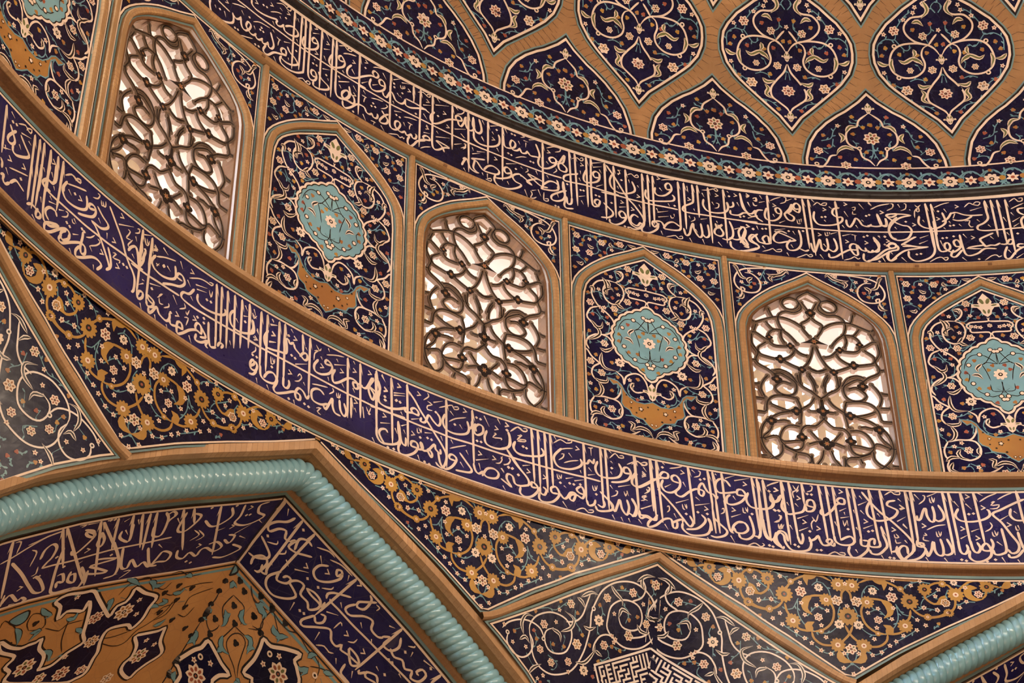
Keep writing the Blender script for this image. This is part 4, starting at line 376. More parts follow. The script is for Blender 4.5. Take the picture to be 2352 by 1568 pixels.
'PANEL':'w -188 980 -153 960 -139 913 -157 857 -202 817 -245 831 -265 866 -267 908 -251 956;w -188 980 -154 1007 -138 1042 -149 1069 -188 1061;k -188 1061 -159 1057 -153 1029;k -271 996 -250 960 -245 911 -239 874;k -243 873 -262 897 -241 920 -215 928 -202 907;w -188 980 -239 981 -298 958 -332 912 -341 859 -325 814 -301 779 -255 744 -218 705 -207 659 -223 617 -258 588 -294 579;k -246 983 -229 958 -225 930;w -301 773 -349 747 -376 689 -362 660 -331 633;s -290 770;s -265 776;s -275 746;k -355 663 -335 640 -317 621 -288 630 -280 670;k -331 629 -307 608 -301 577 -334 542 -385 513;w -294 579 -252 572 -225 539 -221 499;w -319 576 -370 535 -386 490 -369 455;k -354 892 -332 904 -324 864;k -164 863 -176 839 -202 818;k -187 831 -167 812 -138 802;w -7 998 -3 974 -105 966 -128 938 -110 918 -105 896 -12 894 -6 871 -14 856;r -106 1104 1;r -119 858 1;r -352 788 1;r -204 784 1;r -275 520 1;s -215 1014;s -96 1016;s -296 899;s -248 667;s -174 895;s -78 935;s -53 930;s -103 937;r -8 941 0.6;b -245 1028;b -112 1063;b -184 938;b -211 862;b -145 964;b -59 869;b -363 856;b -339 709;b -250 712;b -198 749;b -365 582;b -53 1002;g -188 1066 -173 997 -138 973 -100 1010 -75 1078 -57 1144;g -57 1144 -106 1104 -161 1091 -199 1058;g -374 839 -297 882 -244 839 -229 785 -153 791 -131 814;g -313 751 -279 695 -237 658 -270 550 -329 508;g -361 595 -381 540 -350 501;g -159 976 -124 952 -134 906;g -94 833 -139 795 -183 757;g -296 899 -287 851 -274 830;g -3 1064 -49 1008 -72 988;n -8 773 -39 719 -73 672 -117 659 -128 640;n -3 666 -33 700 -77 733 -135 730 -172 686 -189 635;n -3 666 -59 680 -81 670;n -88 668 -69 607 -58 553;n -189 615 -165 597 -178 544;n 1 776 -4 666;k -87 672 -121 638 -112 612;k -155 593 -120 594 -96 563;q -90 736;q -160 664;q -154 535;q -27 768;q -9 756;R -7 593 1.5;b -125 695;b -58 627;b -182 612;b -185 563;b -33 658;n 2 545 -5 477 -27 452;n -5 477 -58 482 -64 528;n -6 467 32 496;n -92 459 -68 442 -27 452;n -147 505 -124 474 -92 459;q -92 459;q -19 443;q -8 422;b -127 501;b -46 401;b -73 501;w -401 457 -380 445 -357 410 -317 381 -269 344;k -305 482 -272 469 -234 494 -221 517;k -293 453 -300 395 -277 351 -211 348;w -304 377 -347 339 -359 294 -341 258;k -344 266 -313 252 -268 261 -266 298;k -321 250 -298 202 -316 156 -358 139;w -211 348 -172 316 -166 271 -151 326 -105 359 -64 358 -34 320 -24 276;w -53 246 -98 234 -126 259 -123 285 -104 294;k -108 293 -121 265 -110 254;w -23 281 -6 308;w -349 140 -292 154 -227 156 -193 200 -183 243;w -348 140 -374 89 -371 41 -353 22;w -256 155 -203 142 -181 94 -195 45 -241 20 -285 25;k -189 105 -198 71 -187 52;k -286 92 -305 64 -288 33 -252 27;k -376 10 -341 38 -288 33;w -353 24 -371 -21 -356 -66 -301 -90 -221 -84 -139 -56 -82 -19;k -338 6 -355 -39 -316 -59;k -152 27 -120 16 -134 -24 -107 -34;k -122 -20 -81 3 -34 -7 -8 -46;k -8 -41 -13 -74 -36 -61;s -224 -75;r -299 312 1;r -246 85 1;r -76 -67 1;r -364 374 1;R -186 411 1.2;s -131 308;s -318 110;s -210 -27;s -63 206;s -95 43;s -369 222;s -305 -93;s -277 133;b -329 428;b -234 400;b -202 310;b -376 281;b -336 191;b -241 209;b -344 71;b -287 -30;b -186 -10;b -203 -46;b -120 -73;b -26 -90;b -82 326;b -90 186;b -365 -86;g -384 332 -343 317 -299 307 -237 320 -186 358 -129 369;g -266 293 -222 278 -199 239 -210 190;g -387 239 -381 178 -357 157;g -383 105 -318 106 -270 101 -246 85 -231 49 -199 49;g -249 -1 -210 -26 -204 -59;g -299 -32 -250 -19 -235 -50;g -341 -88 -270 -112 -181 -98 -126 -101 -77 -89 -22 -102;g -132 285 -146 244 -128 203 -80 188 -31 201;g -27 -33 -51 -47 -66 -24;g -166 66 -118 70 -95 49 -56 32;w -403 565 -411 497;g -377 699 -325 724 -283 686',
'SPP':'r 146 1275 1;r 264 1252 1;r 422 1257 1;r 343 1151 1;r 428 1148 1;s 201 1217;s 340 1254;k 314 1202 332 1193 355 1215;k 47 1290 67 1280 100 1290;k 191 1240 210 1252 204 1272;k 390 1070 399 1049 430 1059;g 103 1282 123 1247 181 1244 223 1233 235 1196;g 294 1215 290 1258 327 1280 370 1272 385 1196;g 295 1237 284 1182 311 1153 347 1152;g 439 1247 446 1200 432 1153 414 1106 377 1085;g 414 1106 449 1100;g 184 1289 229 1319 278 1295 328 1289;g 235 1196 226 1168;b 172 1273;b 240 1272;b 245 1185;b 381 1234;b 396 1194;b 443 1292;b 275 1153;b 364 1095;b 439 1016;b 302 1283',
'SPW':'w 116 1294 167 1307 237 1308 306 1299 380 1281 423 1247 446 1185 428 1132 377 1107 317 1117 288 1160 295 1214 334 1252 376 1254;k 108 1280 124 1304 156 1275 189 1260 227 1227;k 169 1267 217 1257 246 1269;k 209 1252 228 1236 211 1208;k 331 1225 362 1199 352 1172;k 363 1208 399 1219 419 1265 447 1297;w 395 1108 387 1130 409 1140 406 1095 426 1061;k 396 1095 412 1060 446 1057;k 444 1297 429 1292 412 1264;s 255 1198;s 347 1270;s 402 1179;s 286 1258;s 169 1294;b 349 1150;b 432 1105;b 251 1309;b 285 1195;b 426 1009;b 432 1310;b 325 1180;g 244 1309 267 1265 288 1213;g 265 1256 251 1193 283 1177;g 407 1175 363 1155 353 1181;g 128 1272 166 1240 206 1225;g 440 1114 421 1078 433 1018;g 383 1308 344 1270',
'GR':'G -8 1188 31 1166 71 1126 53 1085 52 1050 96 1020 145 1025 183 1002 197 952 179 891 142 854 114 818 99 793;G 73 1118 109 1130 148 1112 161 1078 140 1046 99 1042 71 1065 61 1095;G 45 1106 19 1056 -7 1010;G -9 1014 23 974 61 944 53 905 21 855;G 54 918 110 957 166 975 226 970 289 941 333 918;G 175 882 228 879 261 846 266 804 238 767 181 765 135 769 91 727 49 711;G 185 879 189 833 172 789;G 247 1033 235 989 222 967;G 272 932 247 896 228 878;G 9 782 26 717 53 657 88 615 106 568 106 511;G -47 626 -9 605 53 628;G 119 743 135 711 172 681 216 668 277 676 325 691 333 733 283 780;G 360 840 337 842 286 806 251 795;G 363 827 366 760 336 700 352 652 342 618 285 586 241 546;G 88 611 147 637 203 667;G 126 512 166 573 221 594 259 580;G 340 919 370 946;G 351 643 384 641;G 348 852 331 901;G 55 588 31 544 20 502;F -9 1027 1;F 142 770 0.8;F 210 667 1;F 91 607 0.8;F 261 817 0.7;M -7 818;G 121 568 116 519 88 484 53 464 20 432 -4 414;G 26 461 33 519 55 570;G -4 410 -4 329 -8 289;G 38 418 63 376 102 344 129 323;G -4 329 42 326 74 325;G -8 285 21 253 50 224 102 221 131 192 138 154 129 114 140 68 173 48 218 58 254 93 258 128 233 185 191 213 139 209;G 138 403 121 334 129 263 132 232 148 229;G 138 403 175 410 230 413 277 398 311 356 322 293 347 285 391 285;G 134 311 186 311 249 328 297 351;G 257 554 219 568 167 539 134 504 140 448 176 418 228 423 258 457 239 488 206 511 162 498;G 294 540 322 501 341 446 321 385;G 345 478 386 473;G 326 377 384 378;G 183 307 245 288 292 256;G 200 237 227 243 264 234 305 252 298 197 318 155 355 114 339 94;G 310 245 348 192 365 115 348 37 290 -28 224 -57 155 -53 110 -34 94 -5 113 26 171 36 238 64;G 135 115 180 110 242 98 278 132 350 105 394 101;G 252 77 253 31 280 -6 327 -33 350 -100;G 21 65 35 12 68 -38 77 -68 41 -83 15 -59 24 -31;G 91 25 88 -29 71 -72;G -4 109 40 121 101 96;G 40 129 85 188;G 157 -68 158 -114;G 252 -61 253 -110;G 343 -9 392 -14;G 17 -96 11 -127;G 176 25 186 -5;F 243 521 1;F 151 312 1;F 301 225 1;F 135 138 1;F -4 109 1.4;F -4 329 1.2',
'DF':'w -4 617 -33 664 -75 695 -158 711 -250 702 -307 658 -330 583 -315 514 -255 472 -180 473 -123 513 -107 567 -123 628 -108 676 -72 695;w -72 695 -157 723 -213 778 -218 835 -173 885 -103 894 -62 923 -79 954 -100 978 -55 999;w -72 695 -41 737 -14 768;k -173 671 -164 638 -181 613;k -274 599 -238 577 -182 605 -142 590 -123 559;k -186 601 -139 582 -120 551;k -311 608 -324 565 -301 501;k -411 590 -376 562 -333 567;w -3 535 -23 477 -74 413 -110 354 -110 288 -64 243 -18 202 -1 164;k -166 421 -135 395 -78 411;k -152 379 -129 345 -146 299 -98 264;k -169 850 -129 860 -94 826;k -87 993 -61 930 -104 879;o -293 694;o -281 470;r 5 341 1.5;r -65 518 1;r -104 757 1;r -288 800 1.2;r -237 377 1.3;s -373 506;s -155 918;r -205 520 0.8;s -221 875;s -356 776;s -13 794;s -141 953;g -398 617 -400 699 -347 743 -289 739 -274 787;g -285 739 -222 664 -183 687;g -359 489 -348 438 -298 412 -263 387;g -212 444 -166 459 -108 440;g -218 311 -194 264 -122 246 -69 201;g -50 844 -48 787 -89 756;g -86 740 -62 682;g -9 912 -36 952 -10 981;g -138 518 -150 552;g 16 424 7 475;g -271 820 -220 891 -170 927;b -351 683;b -378 630;b -263 637;b -165 805;b -88 643;b -320 417;b -114 453;b -22 696;b -74 192;b -50 840;b -150 629;p -3 591 0.9;p 4 140 1',
'DH':'w -2 201 -67 143 -83 96 -125 81 -156 36 -157 -33 -130 -70 -88 -93 -73 -155 -32 -185 -5 -228;k -204 38 -178 0 -201 -45;k -158 46 -128 90 -83 95;k -119 -104 -168 -77 -215 -104 -234 -146;w -234 -146 -273 -158 -300 -209 -336 -256 -373 -255;o -368 -230;o -86 -86;p -2 238 1;r -3 -2 1.8;r -347 -119 1.1;s -206 95;r -185 -230 1.2;g -2 -46 -5 -124 -24 -173;g -320 -34 -257 -10 -236 51 -206 95;g -243 -14 -257 -78 -289 -100;g -407 -197 -348 -172 -298 -187;g -121 -21 -99 -59 -132 -90;g -40 70 -81 115 -132 122;g -121 169 -93 142;g 5 -114 -22 -95 -55 -125 -69 -184;g -286 -138 -327 -103;b -304 11;b -109 169;b -275 -74;b -115 33;b -46 88;b -395 -191;b -119 -176;b -46 -116;b -3 108;b -214 -162',
'VP':'u 26 117 21 163 -7 191 -36 208;u 20 -15 0 -61 -33 -98 -58 -118;u -72 225 -132 250 -208 242 -273 210 -306 172 -321 135;u -328 97 -360 63 -403 47 -465 54 -507 81;u -322 85 -312 42 -286 6;u -91 141 -178 135 -213 106 -213 61 -184 35;U -178 135 -213 106 -216 61 -182 32;u -93 122 -70 65 -84 -1 -130 -45 -185 -59;U -185 -59 -207 -27 -175 -6;u -191 -58 -181 -95 -142 -125 -83 -129;u -273 -31 -250 -49 -197 -58;U -61 -153 -50 -200 1 -215;u -506 174 -485 139 -445 124 -406 156 -405 190;U -506 174 -485 139 -451 120;U -145 248 -202 236 -199 191;L 24 34 1.7;L -36 208 1.3;L -105 118 1.2;L -323 132 1.5;L -284 -7 1.3;L -65 -125 1.3;L -408 206 1.2;L -403 47 0.7;L -502 242 0.7;L -514 74 0.8;L -285 203 0.6;L -143 -55 0.5;r -235 153 1.3;r -50 118 1.3;r 22 -145 1.3;r -152 21 1;r -504 131 1;s -477 208;s -393 101;s -349 29;s -157 85;s -221 29;s -104 59;s -140 -23;s -236 92;s -458 86;s -236 201;R -140 183 1;s 20 215;s -10 91;R -49 -12 1.1;s -121 -86;s -229 -96;s -195 -120;s -269 -62;s -339 -29;s -387 -1;s -103 -174;s -46 -247;s -150 -157;s -390 255;s -341 226;s -36 -168;s -251 251;s -8 -278;g -442 243 -378 250 -316 225 -301 201;g -250 116 -281 60 -321 53;g -254 103 -252 27 -202 -43 -113 -63 -50 -18;g -116 211 -88 174 -77 129 -50 118;g 27 223 32 183 81 267;g -178 -133 -121 -171 -61 -147;g -40 -254 17 -201 23 -163;g -174 193 -147 215 -116 211;g -487 213 -443 180 -394 148 -377 112;g -35 87 -50 46 -43 -11;g -470 84 -396 97 -347 83;g -209 23 -157 78 -110 62;g -345 -23 -287 -63 -229 -98;g -24 272 12 262 38 278;U -842 260 -814 233 -788 224;u -788 224 -756 235 -721 229;u -718 246 -686 265 -641 259 -602 230 -564 192;u -551 193 -532 233 -481 248 -437 231 -412 209;U -673 222 -631 221 -624 179 -659 154 -696 158;u -690 159 -710 181 -717 216;u -558 168 -546 108 -509 69 -454 49 -399 41;L -721 229 1.2;L -561 180 1.4;L -506 74 0.7;r -675 185 1;r -502 131 1.1;R -561 251 0.8;s -767 256;s -853 239;s -614 223;s -608 141;s -477 207;s -457 169;s -456 91;s -570 106;s -390 98;s -913 257;s -886 249;g -953 265 -913 260 -873 248 -847 246;g -795 235 -742 201 -685 190 -640 207;g -635 245 -590 232 -538 250;g -652 139 -602 139 -558 113;g -526 209 -501 162 -464 153',
'KT':'w 26 -116 -2 -172 -66 -222 -147 -241 -212 -222 -265 -178 -267 -121 -251 -59 -197 -16 -136 -7 -86 -24 -64 -70 -76 -124 -122 -149 -178 -144 -202 -104 -195 -68;w -135 -8 -77 24 -57 68 -71 105;w 14 -24 -24 41 -96 82 -165 86 -245 60 -309 8 -345 -60 -367 -125 -368 -195 -380 -263 -399 -332 -441 -414 -494 -464 -584 -498 -657 -486 -703 -442 -722 -372 -736 -328;w -212 -219 -255 -205 -303 -223 -334 -267 -344 -310;w -732 -345 -735 -292 -697 -232 -615 -189 -538 -190 -493 -219 -476 -279 -503 -357 -565 -387 -615 -379 -641 -334 -632 -290 -589 -262;w -902 -357 -862 -314 -793 -280 -729 -272 -671 -290 -641 -334;w -865 -369 -869 -418 -831 -460 -773 -470 -725 -435 -709 -379 -732 -333;w -515 -210 -460 -192 -421 -151 -399 -86 -382 -34;w 23 46 -24 -21 -27 -61 15 -68;w 33 36 32 -54;w 32 -77 32 -182;w -138 -191 -58 -164 -13 -131;k -111 96 -83 120 -54 138 -7 142;k -80 126 -80 86 -60 62;k -460 -67 -427 -82 -407 -112;k -436 -60 -376 -21 -331 -24;k -264 46 -234 15 -190 -15 -187 -43;k -202 -104 -186 -60 -129 -74;k -793 -385 -759 -359 -729 -385;k -770 -351 -785 -295 -760 -245 -710 -242;k -602 -269 -551 -283 -541 -322;k -545 -270 -485 -234 -471 -183 -529 -158;k -443 -394 -387 -380 -337 -314 -330 -277;k -331 -301 -309 -312 -283 -321;k -91 -110 -67 -138 -12 -141;k -31 -54 15 -68 50 -53;k -725 -537 -699 -500 -651 -467;k -410 -201 -374 -209 -334 -186;o -356 -99;o -647 -336;o -869 -370;s -234 -205;s -212 -216;s -221 -233;s -484 -456;r 25 103 1.2;r -130 37 1.1;r -280 -25 1.1;r -494 -112 1.1;r -649 -262 1.1;r -442 -304 1.3;r -136 -179 1.2;r -278 -263 1.1;r -37 -97 1;r -592 -441 1;r -488 -406 1;s -577 -229;s -231 -93;s -561 -161;s -834 -410;s -752 -410;r -664 -395 1;s -636 -520;s -319 -394;R -320 -150 1.3;R -390 -421 1.2;s -64 -5;s -892 -336;b -557 -115;b -450 -147;b -320 -71;b -413 -249;b -140 -101;b -91 -74;b -689 -349;b -586 -346;b -180 -264;b -230 -256;b -827 -351;b -25 115;b -196 48;b -305 -351;b -333 -434;b -705 -210;b -519 -338;b 26 13;b -709 -311;b -364 -287;g -699 -196 -631 -170 -582 -167 -522 -114 -482 -91;g -465 -134 -460 -192 -422 -228 -413 -249;g -317 -64 -299 -106 -320 -153 -324 -224;g -159 -122 -144 -67 -188 -32;g -33 -6 -42 -53 -37 -97;g -255 -279 -245 -311 -298 -354;g -604 -335 -594 -373;g -531 -360 -515 -296;g -746 -438 -707 -485;g -298 -280 -230 -255 -159 -258;g -613 -408 -554 -436 -572 -471;g -831 -346 -783 -319;g -228 29 -161 39 -106 40 -89 10;g -23 98 -6 62 -30 34;g -713 -303 -689 -337 -693 -386',
'NI':'m -836 537 -735 533 -655 508 -573 486 -488 466 -380 430;m -1014 301 -982 248 -946 168 -898 83 -851 53;m -971 331 -905 531 -843 748 -798 890 -770 884 -806 729 -840 631;m -836 537 -830 462 -823 409 -830 282 -855 213 -872 270 -866 395;a -1019 40 -920 824;m -915 785 -902 948;a -853 40 -753 592;m -800 312 -778 572 -751 809 -729 952 -681 960 -658 954;a -838 40 -621 924;m -675 657 -637 815 -631 960 -658 954;a -636 753 -612 960;m -763 112 -726 153 -709 242 -737 206 -752 150 -732 164 -708 227 -723 370 -743 447 -762 386;a -720 40 -591 853;a -705 60 -562 564;m -611 377 -540 657 -514 868 -550 911;a -656 46 -597 498;a -602 40 -559 325;m -579 157 -551 393 -575 381 -600 322 -607 237;m -688 195 -658 310 -653 408 -674 360 -682 231;m -630 599 -554 633 -604 668 -639 686 -556 810 -598 816 -639 782;a -567 40 -485 524;a -537 46 -468 566;a -513 40 -435 551;m -478 40 -449 148 -433 369 -465 370 -488 229;m -463 77 -449 40 -428 91 -439 152 -445 215;a -410 40 -294 651;m -390 73 -377 328 -343 357 -322 246 -319 146 -351 102;a -368 40 -324 263;m -288 224 -244 326 -209 304 -183 193 -210 60;a -260 40 -144 798;m -159 40 -145 210 -148 315 -101 373 -58 340 -34 260 -74 188 -88 74 -56 40;m -315 641 -297 752 -267 784 -255 703 -216 774 -214 687 -195 661 -150 740 -128 682 -166 589 -196 608;m -555 488 -509 772 -481 806 -485 688 -443 812 -427 755 -392 842 -371 785 -333 786 -334 683 -373 632 -380 713 -385 828;m -450 543 -394 807 -360 841;m -141 567 -106 640 -103 533 -135 499;m -85 669 -33 754 -50 817 -90 866 -135 838;m -751 716 -734 701 -710 829 -735 808 -723 895;m -702 758 -684 743 -665 869 -694 828 -706 693;m -905 929 -902 859 -890 813 -849 936 -840 902 -816 960 -829 960;t -1009 50 -989 55 -977 210;t -952 133 -922 104 -890 61;t -795 40 -769 40 -784 68;t -625 99 -610 62;t -766 40 -726 40;t -696 40 -673 40;t -925 217 -900 272 -890 458;t -859 610 -846 594 -856 494;t -292 514 -270 437 -305 355;t -207 410 -176 372;t -112 493 -66 372;t -81 545 -44 601;t -873 960 -853 960;t -596 228 -573 303;t -485 852 -458 852 -484 952;t -527 893 -503 874;t -701 604 -687 569;t -415 512 -389 574;t -573 96 -559 165;t -285 363 -245 465 -266 525;t -49 308 -20 376;t -413 147 -385 241;d -841 645;d -825 648;d -684 40;d -669 40;d -242 840;d -219 869;d -749 596;d -804 429;d -584 569;d -433 89;d -194 40;d -120 212;d -105 210;d -297 40;d -208 383;v -147 368;v -124 95;v -697 421;v -871 746;v -235 608;a 10 40 2 765;m 68 70 54 177 26 276 11 384 26 423 46 314 69 267 80 338 99 324;a 92 40 92 734;m 92 535 92 755 100 816 83 841 72 770;m 13 541 44 576 72 623 70 686 40 778 12 805;m 41 883 36 789 59 689 82 715 77 864 62 899;m 99 324 113 259 106 375 136 358 163 301 189 244;a 150 40 131 704;m 130 673 140 765 172 706 177 631 161 635 151 690;m 128 349 120 216 144 149 168 155;m 136 651 111 814 123 916 161 929 205 824 223 727 202 689 179 662 198 575 224 560 231 664 266 669 284 718 307 621 299 539 267 523 235 559;m 235 559 262 576 295 571 314 578 314 506;m 251 168 225 249 221 353 247 391 283 303 308 166 297 95 282 128 294 178 305 104;a 352 40 312 714;m 310 465 304 414 318 350 348 284 375 229;m 320 433 330 452 364 447 427 447 499 432 583 416 681 383 721 379;m 312 714 329 763 348 698 343 626 325 649;m 312 714 286 874 301 913 342 792 382 693 406 771 431 776 444 711 450 762 484 734 526 714 509 666 473 664 480 714 510 790 538 691;m 422 40 437 76 434 209 410 255 404 205 426 129 455 40;m 402 246 386 321 383 383 408 389 448 268 480 231 493 311 524 315 542 271;a 575 40 529 796;m 536 272 561 206 556 329 587 313 603 208 590 109;m 541 752 545 792 565 706;m 582 294 608 328 637 277 659 320 683 271 693 338 722 287 729 174 708 161 697 235 710 241;a 767 40 756 189;m 491 835 495 948 518 960 543 960;m 613 708 571 756 565 706 598 648 616 697;t 31 56 42 127;t 182 116 224 40 250 40;t 242 102 285 45 335 40;t 208 153 229 217;t 166 509 210 406;t 88 640 99 690;t 125 507 145 544;t 324 61 332 122;t 336 575 376 497;t 231 789 235 903;t 356 366 371 405;t 450 350 465 388;t 358 810 361 924;t 512 389 524 438;t 374 953 399 887 423 892 438 857;t 454 875 466 924;t 649 111 652 170;t 693 75 738 40;t 625 109 643 62 643 40;t 453 627 471 582 474 520;t 524 828 535 898;t 579 570 595 587;t 653 414 668 428;t 276 418 304 342 306 300;t 40 535 70 466 66 425;t 88 546 110 468 106 427;t 389 650 396 535 407 554;t 534 119 555 85;t 457 62 473 59 469 111;d 30 480;d 112 98;d 219 467;d 265 445;d 262 810;d 279 797;d 629 184;d 600 402;d 615 392;d 728 73;d 618 559;v 192 378;v 261 234;v 372 45;v 436 579;v 516 573',
'VL':'PN -811 213 -761 261 -714 287 -689 279 -665 276 -649 263 -635 321 -596 376 -583 439 -584 458 -544 452 -522 419 -508 390 -483 365 -464 338 -487 291 -499 241 -511 191 -529 127 -549 89 -549 141 -579 133 -615 127 -632 160 -653 87 -685 48 -658 20 -595 30 -555 31 -515 85 -462 159 -423 210 -420 184 -416 152 -390 138 -383 100 -382 60 -333 98 -270 136 -274 193 -273 261 -294 310 -319 283 -357 281 -386 287 -399 310 -394 365 -379 423 -380 463 -376 539 -401 565 -459 575 -679 492 -698 423 -729 383 -717 331 -787 275;PN -146 346 -165 358 -230 360 -255 368 -223 431 -215 495 -230 525 -223 575 -170 633 -153 598 -129 563 -88 514 -125 439 -138 387;r -648 419 1.9;r -480 512 1.6;r -372 196 1.8;r -186 497 1.7;r -478 201 1.4;r -433 347 1.4;r -558 513 1.2;r -403 517 1.1;r -267 604 1.2;s -504 412;s -607 52;s -337 137;s -312 224;s -147 443;s -195 404;g -644 382 -559 414 -511 383 -460 412 -450 382;g -479 141 -452 215 -446 283 -430 388;g -401 229 -370 251 -321 236 -305 185 -317 135;n -848 118 -846 81 -784 150 -749 209 -736 271;n -725 186 -748 139 -747 88 -701 113 -671 176 -684 197 -725 186;n -662 199 -596 239 -581 210 -525 200;n -583 164 -578 218 -562 301 -531 377;n -399 364 -328 403 -286 394 -266 331 -233 298 -190 234 -184 180;n -399 344 -349 343 -292 324;n -439 85 -424 36 -389 12 -354 6 -311 62 -260 94 -243 57;n -250 116 -206 140 -172 108 -141 102 -104 98 -51 105;n -233 243 -210 208 -185 201 -173 183 -179 257 -217 282;n -118 233 -118 178 -87 158 -34 144;n -125 273 -84 298 -67 247;n -265 4 -230 -2 -179 37 -131 36;T -728 63 -702 100 -671 125 -691 136;T -784 150 -758 186 -739 245 -739 264;T -714 204 -692 206 -681 204 -698 255;T -597 173 -567 182 -566 143;T -533 244 -499 274 -508 285;T -448 -10 -411 13 -373 48;T -345 28 -318 47 -303 91;T -316 61 -285 68 -269 51;T -465 131 -457 107 -440 192;T -272 207 -261 189 -232 203;T -244 186 -213 180 -239 153;T -205 319 -180 312 -166 289;T -208 126 -175 134 -167 109;T -198 39 -188 28 -165 48;T -178 106 -149 128;T -144 295 -129 285;T -420 24 -444 31;T -423 103 -399 116;T -159 194 -129 195;T -613 343 -577 369 -566 418;B -714 152;B -772 244;B -201 86;B -214 238;B -49 378;B -112 235;B -134 118;B -245 118;B -135 304;B -171 177;PC -827 91 -790 134 -765 125 -761 95 -776 58',
'VR':'n 50 126 43 170 41 210 57 243 77 258;n 50 126 77 124 101 126 115 164 123 202;n 4 168 6 209 5 252 15 316 46 344 62 307 62 286;n 83 24 115 64 152 69 184 109 185 144 158 159;n 108 229 100 282 93 335 106 373;n 108 229 141 226 174 223 194 252;n 204 408 176 375 142 352 114 320 116 268 139 235 168 245 179 301 190 357 208 403;n 4 346 4 387 4 439 4 520 4 581 4 646 4 704 4 738;n 196 30 234 71 253 94;T 4 252 4 288 6 321 20 316;T 4 279 7 278 15 260;T 51 209 67 229 75 267 69 283;T 59 240 69 220 74 202;T 105 134 108 173 131 184 140 174;T 125 71 145 65 169 67 173 97;T 135 79 146 56 154 38;T 216 81 230 97 249 100;T 91 309 99 347 116 359 142 352;T 104 391 111 359 125 354;T 152 225 175 214 188 239 192 282;T 184 266 193 239 208 233;T 4 405 11 399 15 429 4 479;T 4 448 13 438 28 456;T 4 665 4 635 4 639;T 20 620 26 655 48 655;T 3 678 13 651 32 645;T 27 116 29 85 47 88;T 204 408 218 411 206 434;B 3 107;B 43 51;B 16 166;B 74 71;B 70 161;B 40 281;B 147 119;B 104 221;B 142 285;B 52 356;B 194 150;B 4 433;B 4 337;B 4 244;B 130 19;B 184 25;PN 59 386 95 396 138 414 178 423 152 463 141 509 142 544 50 670 42 618 18 594 4 590 19 529 36 471 52 434;r 85 558 2;s 52 508;s 105 456;o 65 472;g 30 550 56 556 71 542;g 80 445 107 443 128 471;PC 4 68 4 71 17 45 19 21 1 14;PN 214 161 247 159 297 110 348 74 341 118 366 142 393 206 276 362 251 346 216 357 223 269 219 204;r 318 230 2;s 257 252;s 289 163;o 258 191;g 237 286 268 280 286 270;g 294 138 326 132 342 153;T 135 64 153 75 176 65 179 82;T 143 68 145 50 154 38;T 215 74 229 91 254 93 258 123;T 246 111 264 79 282 59;T 375 59 382 28 398 14;T 357 125 376 128 396 101 387 150;T 445 48 464 29 482 19;T 462 92 449 79;n 82 26 102 54 133 60 173 47;n 151 184 183 146 178 103 188 33 226 39 270 36 304 11 360 29 399 27 428 50 440 119;n 397 79 435 41 471 20;n 408 21 428 50;B 144 120;B 191 150;B 129 24;B 180 16;B 247 24;o 427 92'}
IT={k:parse(v) for k,v in DATA.items() if k not in('NI','VL','VR')}
R1=(-1.6,6.8)                                   # stretch of wall built in detail
# ================================================================= THE DRUM
def arch_h(tab,u): return float(np.interp(abs(u),[a for a,_ in tab],[b for _,b in tab]))
OUT=[(0,1.461),(.09,1.4495),(.185,1.4385),(.25,1.430),(.33,1.416),(.385,1.4045),(.42,1.3955),(.445,1.387),(.46,1.379),(.4695,1.368),(.47,1.358)]
INN=[(0,1.4406),(.12,1.4265),(.255,1.4085),(.305,1.400),(.35,1.390),(.373,1.382),(.388,1.371),(.394,1.362),(.395,1.352)]
OPN=[(0,1.4403),(.13,1.4285),(.25,1.4115),(.31,1.4025),(.355,1.3915),(.376,1.380),(.387,1.369),(.39,1.352)]
BOT=1.1785
# wall sheet with window openings, covering the whole drum behind the tiles
def drum_sheet():
    mb=MB(); 
    for c in [x+.5 for x in range(-2,7)]:
        win=(c-.5)%2==0 and c<6
        us=sorted(set([-.5,-.47,-.43]+lin(-.39,.39,26)+[.43,.47,.5]+[.387,-.387,.376,-.376]))
        o=lambda u:(c+u)*SU
        if not win:
            patch(mb,[o(u) for u in lin(-.5,.5,14)],lambda u:1.05*SC,lambda u:1.60*SC,24,'brick',-.004)
        else:
            patch(mb,[o(u) for u in us if u<=-.39],lambda u:1.05*SC,lambda u:1.60*SC,24,'brick',-.004)
            patch(mb,[o(u) for u in us if u>=.39],lambda u:1.05*SC,lambda u:1.60*SC,24,'brick',-.004)
            mid=[o(u) for u in us if -.39<=u<=.39]
            patch(mb,mid,lambda u:1.05*SC,lambda u:BOT*SC,6,'brick',-.004)
            patch(mb,mid,lambda u:arch_h(OPN,u/SU-c)*SC,lambda u:1.60*SC,8,'brick',-.004)
    o=mb.build('wall_drum',Fwall,0,0); tag(o,kind='structure'); return o
drum_sheet()
